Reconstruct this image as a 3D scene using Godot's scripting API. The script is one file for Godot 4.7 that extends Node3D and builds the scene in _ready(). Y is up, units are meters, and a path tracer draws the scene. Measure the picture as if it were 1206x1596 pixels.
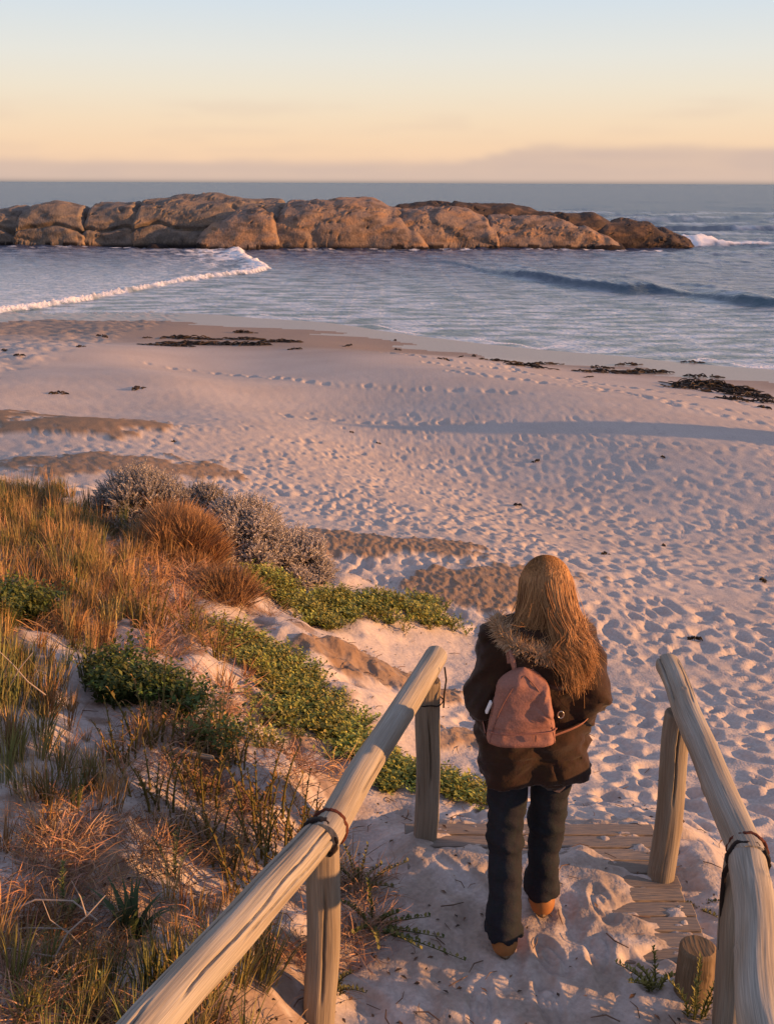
extends Node3D
# A woman on the boardwalk at the end of a sandy path looks down on a beach at low sun.

# ---------------------------------------------------------------- helpers
var names := {}


func numbered(called: String) -> String:
	if not names.has(called):
		names[called] = 0
		return called
	names[called] += 1
	return "%s_%03d" % [called, names[called]]


func tag(o: Node, label: String, category: String, group := "", kind := "") -> Node:
	if label:
		o.set_meta("label", label)
	if category:
		o.set_meta("category", category)
	if group:
		o.set_meta("group", group)
	if kind:
		o.set_meta("kind", kind)
	return o


func thing(called: String, label: String, category: String, at := Vector3.ZERO, group := "") -> Node3D:
	var o := Node3D.new()
	o.name = numbered(called)
	o.position = at
	add_child(o, true)
	tag(o, label, category, group)
	return o


func obj(called: String, m: Mesh, mat: Material, parent: Node = null) -> MeshInstance3D:
	var o := MeshInstance3D.new()
	o.mesh = m
	o.material_override = mat
	if parent == null:
		o.name = numbered(called)
		add_child(o, true)
	else:
		o.name = called
		parent.add_child(o, true)
	return o


func copies(called: String, m: Mesh, mat: Material, places: Array, tints: Array, parent: Node = null) -> MultiMeshInstance3D:
	var mm := MultiMesh.new()
	mm.transform_format = MultiMesh.TRANSFORM_3D
	mm.use_colors = true
	mm.mesh = m
	mm.instance_count = places.size()
	for i in places.size():
		mm.set_instance_transform(i, places[i])
		mm.set_instance_color(i, tints[i])
	var o := MultiMeshInstance3D.new()
	o.multimesh = mm
	o.material_override = mat
	if parent == null:
		o.name = numbered(called)
		add_child(o, true)
	else:
		o.name = called
		parent.add_child(o, true)
	o.set_meta("kind", "stuff")
	return o


# A collector of triangles; front faces run clockwise.
class Shape:
	var pos := PackedVector3Array()
	var nrm := PackedVector3Array()
	var col := PackedColorArray()
	var uv := PackedVector2Array()
	var idx := PackedInt32Array()

	func v(p: Vector3, n: Vector3, c: Color, t := Vector2.ZERO) -> int:
		pos.append(p)
		nrm.append(n)
		col.append(c)
		uv.append(t)
		return pos.size() - 1

	func quad(a: int, b: int, c: int, d: int) -> void:
		idx.append_array(PackedInt32Array([a, b, c, a, c, d]))

	func normals(from := 0, from_idx := 0) -> void:       # smooth normals for what was added since
		for i in range(from, pos.size()):
			nrm[i] = Vector3.ZERO
		for i in range(from_idx, idx.size(), 3):
			var a := idx[i]
			var b := idx[i + 1]
			var c := idx[i + 2]
			var n := (pos[c] - pos[a]).cross(pos[b] - pos[a])
			nrm[a] += n
			nrm[b] += n
			nrm[c] += n
		for i in range(from, pos.size()):
			nrm[i] = nrm[i].normalized() if nrm[i].length_squared() > 1e-20 else Vector3.UP

	func grid(p: PackedVector3Array, c: PackedColorArray, t: PackedVector2Array, nu: int, nv: int, flip := false) -> void:
		var base := pos.size()
		var first := idx.size()
		pos.append_array(p)
		col.append_array(c)
		uv.append_array(t)
		nrm.resize(pos.size())
		for j in nv - 1:
			for i in nu - 1:
				var k := base + j * nu + i
				if flip:
					idx.append_array(PackedInt32Array([k, k + nu, k + nu + 1, k, k + nu + 1, k + 1]))
				else:
					idx.append_array(PackedInt32Array([k, k + 1, k + nu + 1, k, k + nu + 1, k + nu]))
		normals(base, first)

	func box(c: Vector3, s: Vector3, color: Color, bevel := 0.004, b := Basis()) -> void:
		# a box with chamfered edges: six faces, twelve edge strips, eight corners
		var h := s * 0.5
		var q := Vector3(h.x - bevel, h.y - bevel, h.z - bevel)
		var first := pos.size()
		var fi := idx.size()
		var ids := {}
		for sx in [-1, 1]:
			for sy in [-1, 1]:
				for sz in [-1, 1]:
					var g := Vector3(sx, sy, sz)
					for ax in 3:
						var p := q * g
						p[ax] = h[ax] * g[ax]
						ids["%d%d%d%d" % [sx, sy, sz, ax]] = v(c + b * p, Vector3.UP, color, Vector2(p.x, p.z + p.y))
		var tri := func(x: int, y: int, z: int) -> void:
			var n := (pos[z] - pos[x]).cross(pos[y] - pos[x])
			if n.dot((pos[x] + pos[y] + pos[z]) / 3.0 - c) < 0.0:
				idx.append_array(PackedInt32Array([x, z, y]))
			else:
				idx.append_array(PackedInt32Array([x, y, z]))
		for ax in 3:
			for sg in [-1, 1]:
				var r := []
				for o in [[-1, -1], [1, -1], [1, 1], [-1, 1]]:
					var g := [0, 0, 0]
					g[ax] = sg
					g[(ax + 1) % 3] = o[0]
					g[(ax + 2) % 3] = o[1]
					r.append(ids["%d%d%d%d" % [g[0], g[1], g[2], ax]])
				tri.call(r[0], r[1], r[2])
				tri.call(r[0], r[2], r[3])
			for o in [[-1, -1], [1, -1], [1, 1], [-1, 1]]:     # edges along ax
				var e := []
				for sg in [-1, 1]:
					var g := [0, 0, 0]
					g[ax] = sg
					g[(ax + 1) % 3] = o[0]
					g[(ax + 2) % 3] = o[1]
					e.append(ids["%d%d%d%d" % [g[0], g[1], g[2], (ax + 1) % 3]])
					e.append(ids["%d%d%d%d" % [g[0], g[1], g[2], (ax + 2) % 3]])
				tri.call(e[0], e[1], e[3])
				tri.call(e[0], e[3], e[2])
		for sx in [-1, 1]:
			for sy in [-1, 1]:
				for sz in [-1, 1]:
					var k := "%d%d%d" % [sx, sy, sz]
					tri.call(ids[k + "0"], ids[k + "1"], ids[k + "2"])
		normals(first, fi)

	func tube(path: PackedVector3Array, radii: PackedFloat32Array, sides: int, c0: Color, c1: Color, caps := true) -> void:
		var base := pos.size()
		var first := idx.size()
		var n := path.size()
		var side := Vector3.RIGHT
		for i in n:
			var d := (path[mini(i + 1, n - 1)] - path[maxi(i - 1, 0)]).normalized()
			side = (side - d * side.dot(d))
			if side.length_squared() < 1e-4:
				side = d.cross(Vector3(0.3, 0.5, 0.8))
			side = side.normalized()
			var up := d.cross(side)
			var c := c0.lerp(c1, float(i) / (n - 1))
			for k in sides:
				var a := TAU * k / sides
				var o := side * cos(a) + up * sin(a)
				v(path[i] + o * radii[i], o, c, Vector2(float(k) / sides, float(i) / (n - 1)))
		for i in n - 1:
			for k in sides:
				var a := base + i * sides + k
				var b := base + i * sides + (k + 1) % sides
				quad(a, a + sides, b + sides, b)
		if caps:
			for e in [0, n - 1]:
				var m := v(path[e], (path[e] - path[absi(e - 1)]).normalized(), c0 if e == 0 else c1)
				for k in sides:
					var a: int = base + e * sides + k
					var b: int = base + e * sides + (k + 1) % sides
					if e == 0:
						idx.append_array(PackedInt32Array([m, a, b]))
					else:
						idx.append_array(PackedInt32Array([m, b, a]))
			var keep := nrm.duplicate()
			normals(base, first)
			for i in range(base, base + n * sides):
				nrm[i] = keep[i]

	func blade(root: Vector3, tip: Vector3, sag: Vector3, w: float, c0: Color, c1: Color, steps := 4, face := Vector3.ZERO) -> void:
		# a narrow tapering strip on a bent path
		var base := pos.size()
		var d := tip - root
		var side := d.cross(Vector3.UP if face == Vector3.ZERO else face)
		side = side.normalized() if side.length_squared() > 1e-9 else Vector3.RIGHT
		for i in steps + 1:
			var t := float(i) / steps
			var p := root + d * t + sag * (t * (1.0 - t) * 4.0)
			var tang := d + sag * (4.0 - 8.0 * t)
			var n := tang.cross(side).normalized()
			var ww := w * (1.0 - pow(t, 1.6)) * (0.75 + 0.5 * sin(PI * minf(t * 1.4, 1.0)))
			var c := c0.lerp(c1, t)
			if i < steps:
				v(p - side * ww, n, c)
				v(p + side * ww, n, c)
			else:
				v(p, n, c)
		for i in steps - 1:
			quad(base + i * 2, base + i * 2 + 1, base + i * 2 + 3, base + i * 2 + 2)
		var k := base + (steps - 1) * 2
		idx.append_array(PackedInt32Array([k, k + 1, k + 2]))

	func leaf(at: Vector3, dir: Vector3, up: Vector3, l: float, w: float, c: Color) -> void:
		# a small folded leaf: two halves on a midrib
		var side := dir.cross(up).normalized()
		var n := side.cross(dir).normalized()
		var a := v(at, n, c)
		var m := v(at + dir * l * 0.5 + n * l * 0.04, n, c)
		var t := v(at + dir * l - n * l * 0.08, n, c)
		var r := v(at + dir * l * 0.45 + side * w + n * w * 0.35, (n - side * 0.3).normalized(), c)
		var s := v(at + dir * l * 0.45 - side * w + n * w * 0.35, (n + side * 0.3).normalized(), c)
		idx.append_array(PackedInt32Array([a, m, r, m, t, r, a, s, m, m, s, t]))

	func mesh() -> ArrayMesh:
		var a := []
		a.resize(Mesh.ARRAY_MAX)
		a[Mesh.ARRAY_VERTEX] = pos
		a[Mesh.ARRAY_NORMAL] = nrm
		a[Mesh.ARRAY_COLOR] = col
		a[Mesh.ARRAY_TEX_UV] = uv
		a[Mesh.ARRAY_INDEX] = idx
		var m := ArrayMesh.new()
		m.add_surface_from_arrays(Mesh.PRIMITIVE_TRIANGLES, a)
		return m


# A body as a field: tapered capsules joined by a smooth minimum, meshed as surface nets.
class Field:
	var lo: Vector3
	var cell: float
	var n: Vector3i
	var f: PackedFloat32Array

	func _init(from: Vector3, to: Vector3, c: float) -> void:
		lo = from
		cell = c
		n = Vector3i(((to - from) / c).ceil()) + Vector3i.ONE
		f = PackedFloat32Array()
		f.resize(n.x * n.y * n.z)
		f.fill(0.2)

	func bone(a: Vector3, b: Vector3, ra: float, rb: float, k := 0.02, flat := Vector3.ONE) -> void:
		# flat squeezes the capsule about its axis: 0.7 in z makes it shallower there
		var m := maxf(ra, rb) + k + cell * 2.0
		var g := Vector3(m, m, m) * Vector3(maxf(flat.x, 1.0), maxf(flat.y, 1.0), maxf(flat.z, 1.0))
		var i0 := Vector3i(((a.min(b) - g - lo) / cell).floor()).clamp(Vector3i.ZERO, n - Vector3i.ONE)
		var i1 := Vector3i(((a.max(b) + g - lo) / cell).ceil()).clamp(Vector3i.ZERO, n - Vector3i.ONE)
		var ab := b - a
		var l2 := maxf(ab.length_squared(), 1e-9)
		for z in range(i0.z, i1.z + 1):
			for y in range(i0.y, i1.y + 1):
				var o := (z * n.y + y) * n.x
				for x in range(i0.x, i1.x + 1):
					var p := lo + Vector3(x, y, z) * cell - a
					var t := clampf(p.dot(ab) / l2, 0.0, 1.0)
					var d := ((p - ab * t) / flat).length() - lerpf(ra, rb, t)
					var e := f[o + x]
					var h := maxf(k - absf(d - e), 0.0) / k
					f[o + x] = minf(d, e) - h * h * k * 0.25

	func shape(out: Shape, color: Callable, flat_below := -1e9) -> void:
		var id := PackedInt32Array()
		id.resize(f.size())
		id.fill(-1)
		var base := out.pos.size()
		var nx := n.x
		var nxy := n.x * n.y
		var off := [0, 1, nx, nx + 1, nxy, nxy + 1, nxy + nx, nxy + nx + 1]
		nxy = n.x * n.y
		for z in n.z - 1:
			for y in n.y - 1:
				for x in n.x - 1:
					# f is laid out x fastest, then y, then z
					var o := (z * n.y + y) * nx + x
					var inside := 0
					for k in 8:
						if f[o + off[k]] < 0.0:
							inside += 1
					if inside == 0 or inside == 8:
						continue
					var s := Vector3.ZERO
					var c := 0
					for k in 8:
						for ax in [1, 2, 4]:
							if k & ax:
								continue
							var fa := f[o + off[k]]
							var fb := f[o + off[k | ax]]
							if (fa < 0.0) != (fb < 0.0):
								var t := fa / (fa - fb)
								var p := Vector3(k & 1, (k >> 1) & 1, (k >> 2) & 1)
								if ax == 1:
									p.x += t
								elif ax == 2:
									p.y += t
								else:
									p.z += t
								s += p
								c += 1
					var w := lo + (Vector3(x, y, z) + s / c) * cell
					if w.y < flat_below:
						w.y = flat_below
					id[o] = out.v(w, Vector3.UP, color.call(w), Vector2(w.x, w.y))
		var first := out.idx.size()
		for z in range(1, n.z - 1):
			for y in range(1, n.y - 1):
				for x in range(1, n.x - 1):
					var o := (z * n.y + y) * nx + x
					var a := f[o] < 0.0
					if a != (f[o + 1] < 0.0):
						_q(out, id[o - nx - nxy], id[o - nxy], id[o], id[o - nx], a)
					if a != (f[o + nx] < 0.0):
						_q(out, id[o - 1 - nxy], id[o - 1], id[o], id[o - nxy], a)
					if a != (f[o + nxy] < 0.0):
						_q(out, id[o - 1 - nx], id[o - nx], id[o], id[o - 1], a)
		out.normals(base, first)

	func _q(out: Shape, a: int, b: int, c: int, d: int, flip: bool) -> void:
		if a < 0 or b < 0 or c < 0 or d < 0:
			return
		if flip:
			out.quad(a, d, c, b)
		else:
			out.quad(a, b, c, d)


# ---------------------------------------------------------------- materials
func grain(freq: float, octaves: int, dark: Color, light: Color, kind := FastNoiseLite.TYPE_SIMPLEX_SMOOTH, size := 512, as_normal := 0.0, noise_seed := 1) -> NoiseTexture2D:
	var t := NoiseTexture2D.new()
	var n := FastNoiseLite.new()
	n.seed = noise_seed
	n.noise_type = kind
	n.frequency = freq
	n.fractal_octaves = octaves
	t.width = size
	t.height = size
	t.seamless = true
	t.noise = n
	if as_normal > 0.0:
		t.as_normal_map = true
		t.bump_strength = as_normal
	else:
		var g := Gradient.new()
		g.set_color(0, dark)
		g.set_color(1, light)
		t.color_ramp = g
	return t


func paint(color: Color, rough: float, albedo: Texture2D = null, normal: Texture2D = null, scale := Vector3.ONE, triplanar := true, depth := 1.0) -> StandardMaterial3D:
	var m := StandardMaterial3D.new()
	m.vertex_color_use_as_albedo = true
	m.albedo_color = color
	m.roughness = rough
	m.metallic_specular = 0.3
	m.albedo_texture = albedo
	if normal:
		m.normal_enabled = true
		m.normal_texture = normal
		m.normal_scale = depth
	m.uv1_scale = scale
	m.uv1_triplanar = triplanar
	return m


func grey(a: float) -> Color:
	return Color(a, a, a)
# ---------------------------------------------------------------- the lie of the land
# y = 0 is the sea, the camera stands at x = 0, z = 0 and looks along -z.
const SHORE_X := [-60.0, -30.0, -18.6, -11.0, -6.5, 0.0, 6.0, 13.0, 25.0, 60.0]
const SHORE_Z := [-53.0, -51.5, -51.0, -51.0, -50.0, -45.0, -40.0, -35.5, -29.0, -16.0]
const BEACH_S := [-40.0, 0.0, 6.0, 11.0, 20.0, 30.0, 34.0, 37.0, 40.0, 44.0, 60.0]
const BEACH_Y := [-2.4, 0.0, 0.26, 0.6, 1.2, 1.75, 2.02, 2.35, 2.8, 3.05, 3.5]
const TOE_Z := [-14.5, -13.0, -12.0, -11.0, -10.0, -9.2, -8.4, -7.4, -6.0, -4.6, -3.0, 3.0]
const TOE_X := [-9.0, -5.0, -3.2, -1.6, -0.4, 0.3, 0.7, 0.55, 0.3, 0.22, 0.2, -0.5]
# crusts of matted dry seagrass on the sand: x, z, half length, half width, turn, thickness
const CRUSTS := [
	[-5.1, -17.6, 1.7, 1.0, -0.1, 0.16], [-3.9, -14.4, 1.8, 0.95, 0.12, 0.13], [-7.6, -18.8, 2.0, 1.1, 0.1, 0.14],
	[-0.2, -11.0, 1.5, 0.5, 0.05, 0.09], [1.0, -9.9, 1.1, 0.62, -0.35, 0.10], [0.05, -7.0, 0.62, 0.3, -0.5, 0.05], [0.62, -6.2, 0.42, 0.24, -0.35, 0.05],
]
var na := FastNoiseLite.new()
var nb := FastNoiseLite.new()
var nc := FastNoiseLite.new()
var joint_noise := FastNoiseLite.new()


func ready_noise() -> void:
	na.seed = 11
	na.noise_type = FastNoiseLite.TYPE_SIMPLEX
	na.fractal_type = FastNoiseLite.FRACTAL_NONE
	na.frequency = 1.0
	nb.seed = 23
	nb.noise_type = FastNoiseLite.TYPE_SIMPLEX
	nb.fractal_type = FastNoiseLite.FRACTAL_FBM
	nb.fractal_octaves = 4
	nb.frequency = 1.0
	nc.seed = 37
	nc.noise_type = FastNoiseLite.TYPE_SIMPLEX
	nc.fractal_type = FastNoiseLite.FRACTAL_RIDGED
	nc.fractal_octaves = 3
	nc.frequency = 1.0
	joint_noise.seed = 6
	joint_noise.noise_type = FastNoiseLite.TYPE_CELLULAR
	joint_noise.cellular_return_type = FastNoiseLite.RETURN_DISTANCE2_SUB
	joint_noise.fractal_type = FastNoiseLite.FRACTAL_NONE
	joint_noise.frequency = 1.0
	joint_noise.domain_warp_enabled = true
	joint_noise.domain_warp_amplitude = 0.35
	joint_noise.domain_warp_frequency = 0.7


func along(xs: Array, ys: Array, x: float) -> float:
	if x <= xs[0]:
		return ys[0]
	for i in range(1, xs.size()):
		if x < xs[i]:
			var t: float = (x - xs[i - 1]) / (xs[i] - xs[i - 1])
			var dl: float = (ys[i] - ys[maxi(i - 2, 0)]) / (xs[i] - xs[maxi(i - 2, 0)]) * (xs[i] - xs[i - 1])
			var dr: float = (ys[mini(i + 1, ys.size() - 1)] - ys[i - 1]) / (xs[mini(i + 1, xs.size() - 1)] - xs[i - 1]) * (xs[i] - xs[i - 1])
			var t2 := t * t
			var t3 := t2 * t
			return (2 * t3 - 3 * t2 + 1) * ys[i - 1] + (t3 - 2 * t2 + t) * dl + (3 * t2 - 2 * t3) * ys[i] + (t3 - t2) * dr
	return ys[ys.size() - 1]


func shore(x: float) -> float:
	return along(SHORE_X, SHORE_Z, x) + 0.5 * na.get_noise_2d(x * 0.11, 3.0) + 0.07 * na.get_noise_2d(x * 0.4, 9.0)


func crust(x: float, z: float) -> float:          # 0 .. 1, with a crisp ragged edge
	var best := 0.0
	for c in CRUSTS:
		var dx: float = x - c[0]
		var dz: float = z - c[1]
		if absf(dx) > c[2] * 1.8 or absf(dz) > c[2] * 1.8:
			continue
		var ca := cos(c[4])
		var sa := sin(c[4])
		var u: float = (dx * ca + dz * sa) / c[2]
		var v: float = (-dx * sa + dz * ca) / c[3]
		var r := sqrt(u * u + v * v) + 0.55 * nb.get_noise_2d(x * 0.8, z * 0.9) + 0.25 * nb.get_noise_2d(x * 4.0, z * 3.0)
		best = maxf(best, clampf((1.0 - r) / 0.16, 0.0, 1.0))
	return best


func ground(x: float, z: float) -> float:         # the land without footprints
	var s := (z - shore(x))
	var y := along(BEACH_S, BEACH_Y, s)
	# berm on the right with a seaward face, and a lower second ridge before it
	var n := (x - 3.8) * 0.9 - (z + 26.7) * 0.43
	var q := (x - 3.8) * 0.43 + (z + 26.7) * 0.9
	var reach := smoothstep(-11.0, -5.0, q) * smoothstep(17.0, 11.0, q)
	y += reach * (0.32 * exp(-pow((n + 0.5) / 3.7, 2.0)) - 0.18 * exp(-pow((n + 6.0) / 3.0, 2.0)) + 0.10 * exp(-pow((n + 9.0) / 1.4, 2.0)))
	y += 0.10 * na.get_noise_2d(x * 0.09, z * 0.13) * smoothstep(4.0, 14.0, s)
	# left dune
	var inside := along(TOE_Z, TOE_X, z) - x + 0.25 * na.get_noise_2d(x * 0.7, z * 0.7)
	if inside > -0.6:
		var t := maxf(inside + 0.1, 0.0)
		var high := 0.80 - 0.14 * smoothstep(-5.0, -9.0, z)
		var rise := high * (1.0 - exp(-t * t / (0.5 + 1.5 * t)))
		rise *= smoothstep(-15.5, -10.5, z)
		y += rise + smoothstep(0.1, 1.0, t) * (0.06 * nb.get_noise_2d(x * 0.8, z * 0.8) + 0.025 * na.get_noise_2d(x * 2.4, z * 2.4))
	# unseen right dune beside and behind the camera, raised to shade the path
	var rd := smoothstep(1.45, 3.6, x) * smoothstep(-3.75, -2.2, z)
	y += 0.75 * rd
	# unseen hummock added to cast a shadow strip on the beach; foredune beyond
	if x > 8.0:
		y += (2.7 + 0.5 * na.get_noise_2d(x * 0.5, z * 0.5)) * exp(-pow((x - 14.8) / 2.4, 2.0) - pow((z + 17.6) / 1.5, 2.0))
		y += 1.2 * smoothstep(13.0, 22.0, x) * smoothstep(-13.0, -4.0, z) * (0.7 + 0.5 * na.get_noise_2d(x * 0.3, z * 0.3))
	# the way down: a sandy ramp, then the level of the boardwalk, then the beach
	var mid := 0.72 + 0.12 * smoothstep(-3.0, -5.0, z)
	var way := smoothstep(1.15, 0.55, absf(x - mid)) * smoothstep(-5.6, -4.35, z)
	var level := 3.0 + 0.2 * maxf(z + 3.1, 0.0) + smoothstep(-4.3, -4.75, z) * -0.1
	y = lerpf(y, level + 0.05, way)
	# low hummocks in the thick of the dune foot
	for c in CRUSTS:
		var d2: float = pow((x - c[0]) / (c[2] * 1.25), 2.0) + pow((z - c[1]) / (c[3] * 1.6), 2.0)
		if d2 < 4.0:
			y += c[5] * 1.2 * exp(-d2 * 1.3)
	return y


# ---------------------------------------------------------------- camera, sky, sun
func camera_and_light() -> void:
	var cam := Camera3D.new()
	cam.name = "camera"
	cam.position = Vector3(0, 6, 0)
	cam.rotation = Vector3(deg_to_rad(-17.3), 0, deg_to_rad(0.22))
	cam.fov = 51.62
	cam.near = 0.05
	cam.far = 20000.0
	add_child(cam)
	cam.current = true
	var sun := DirectionalLight3D.new()
	sun.name = "sun"
	sun.light_color = Color(1.0, 0.73, 0.46)
	sun.light_energy = 1.6
	sun.light_angular_distance = 0.8
	sun.shadow_enabled = true
	add_child(sun)
	sun.look_at_from_position(Vector3(0.965, 0.158, 0.20) * 50.0, Vector3.ZERO)
	var e := Environment.new()
	e.background_mode = Environment.BG_SKY
	e.tonemap_mode = Environment.TONE_MAPPER_LINEAR
	e.tonemap_exposure = 1.75
	e.sdfgi_enabled = true
	e.ssao_enabled = true
	e.ssil_enabled = true
	var sky := Sky.new()
	var pm := PanoramaSkyMaterial.new()
	pm.panorama = ImageTexture.create_from_image(sky_picture())
	sky.sky_material = pm
	e.sky = sky
	var w := WorldEnvironment.new()
	w.name = "air"
	w.environment = e
	add_child(w)


# elevation in degrees > sRGB colour of the clear evening sky
const SKY_AT := [0.0, 1.0, 1.8, 3.0, 4.5, 6.0, 8.5, 14.0, 25.0, 45.0, 90.0]
const SKY_RGB := [
	[232, 198, 174], [246, 209, 176], [248, 214, 179], [246, 221, 190], [240, 228, 207], [232, 230, 221], [214, 225, 233],
	[194, 206, 227], [176, 187, 213], [162, 173, 206], [148, 160, 198],
]


func sky_picture() -> Image:
	var w := 1536
	var h := 768
	var data := PackedFloat32Array()
	var n := FastNoiseLite.new()
	n.seed = 5
	n.frequency = 1.0
	n.fractal_octaves = 4
	for j in h:
		var el := 90.0 - (j + 0.5) / h * 180.0
		var k := 0
		while k < SKY_AT.size() - 2 and el > SKY_AT[k + 1]:
			k += 1
		var t: float = clampf((el - SKY_AT[k]) / (SKY_AT[k + 1] - SKY_AT[k]), 0.0, 1.0)
		var a := Color8(SKY_RGB[k][0], SKY_RGB[k][1], SKY_RGB[k][2])
		var b := Color8(SKY_RGB[k + 1][0], SKY_RGB[k + 1][1], SKY_RGB[k + 1][2])
		var c := a.lerp(b, t).srgb_to_linear()
		if el < 0.0:
			c = Color(0.16, 0.17, 0.19)
		var row := PackedFloat32Array()
		row.resize(w * 3)
		var bank := Color8(213, 187, 172).srgb_to_linear()
		for i in w:
			var q := c
			if el > 0.0 and el < 4.0:
				var az := wrapf((i + 0.5) / w * 360.0, -180.0, 180.0)          # 0 is straight ahead, along -z
				var th := deg_to_rad(az)
				var edge := 1.02 + 0.10 * n.get_noise_2d(sin(th) * 9.0, cos(th) * 9.0) + 0.72 * smoothstep(3.0, 8.0, az) * smoothstep(60.0, 30.0, az)
				var thick := smoothstep(edge + 0.10, edge - 0.12, el) * (0.85 + 0.2 * n.get_noise_2d(az * 0.14, el * 2.2))
				var wisp := smoothstep(0.05, 0.5, n.get_noise_3d(sin(th) * 5.0, cos(th) * 5.0, el * 1.3)) * 0.18
				q = c.lerp(bank, clampf(thick + wisp, 0.0, 1.0))
			row[i * 3] = q.r / 1.75
			row[i * 3 + 1] = q.g / 1.75
			row[i * 3 + 2] = q.b / 1.75
		data.append_array(row)
	return Image.create_from_data(w, h, false, Image.FORMAT_RGBF, data.to_byte_array())


# ---------------------------------------------------------------- sand
var land_t := PackedFloat32Array()
var land_z := PackedFloat32Array()
var land_y := PackedFloat32Array()
var land_p := PackedFloat32Array()          # footprints, as height on top of the land
const LAND_N := 540


func half_width(z: float) -> float:
	return 6.0 + 0.5 * maxf(-z - 6.0, 0.0)


func land_x(i: int, z: float) -> float:
	return half_width(z) * land_t[i] + 0.25


func planks_bare(x: float, z: float) -> float:      # how far the sand lies below the tops of the planks
	var right := smoothstep(0.98, 1.12, x + 0.10 * na.get_noise_2d(z * 5.0, 1.0)) * smoothstep(-3.42, -3.56, z + 0.06 * na.get_noise_2d(x * 6.0, 4.0))
	var end := smoothstep(-4.17, -4.26, z + 0.07 * na.get_noise_2d(x * 4.0, 8.0)) * smoothstep(0.12, 0.3, x)
	return maxf(right, end) * smoothstep(-4.6, -4.5, z) * smoothstep(0.05, 0.15, x) * smoothstep(1.5, 1.4, x)


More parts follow.
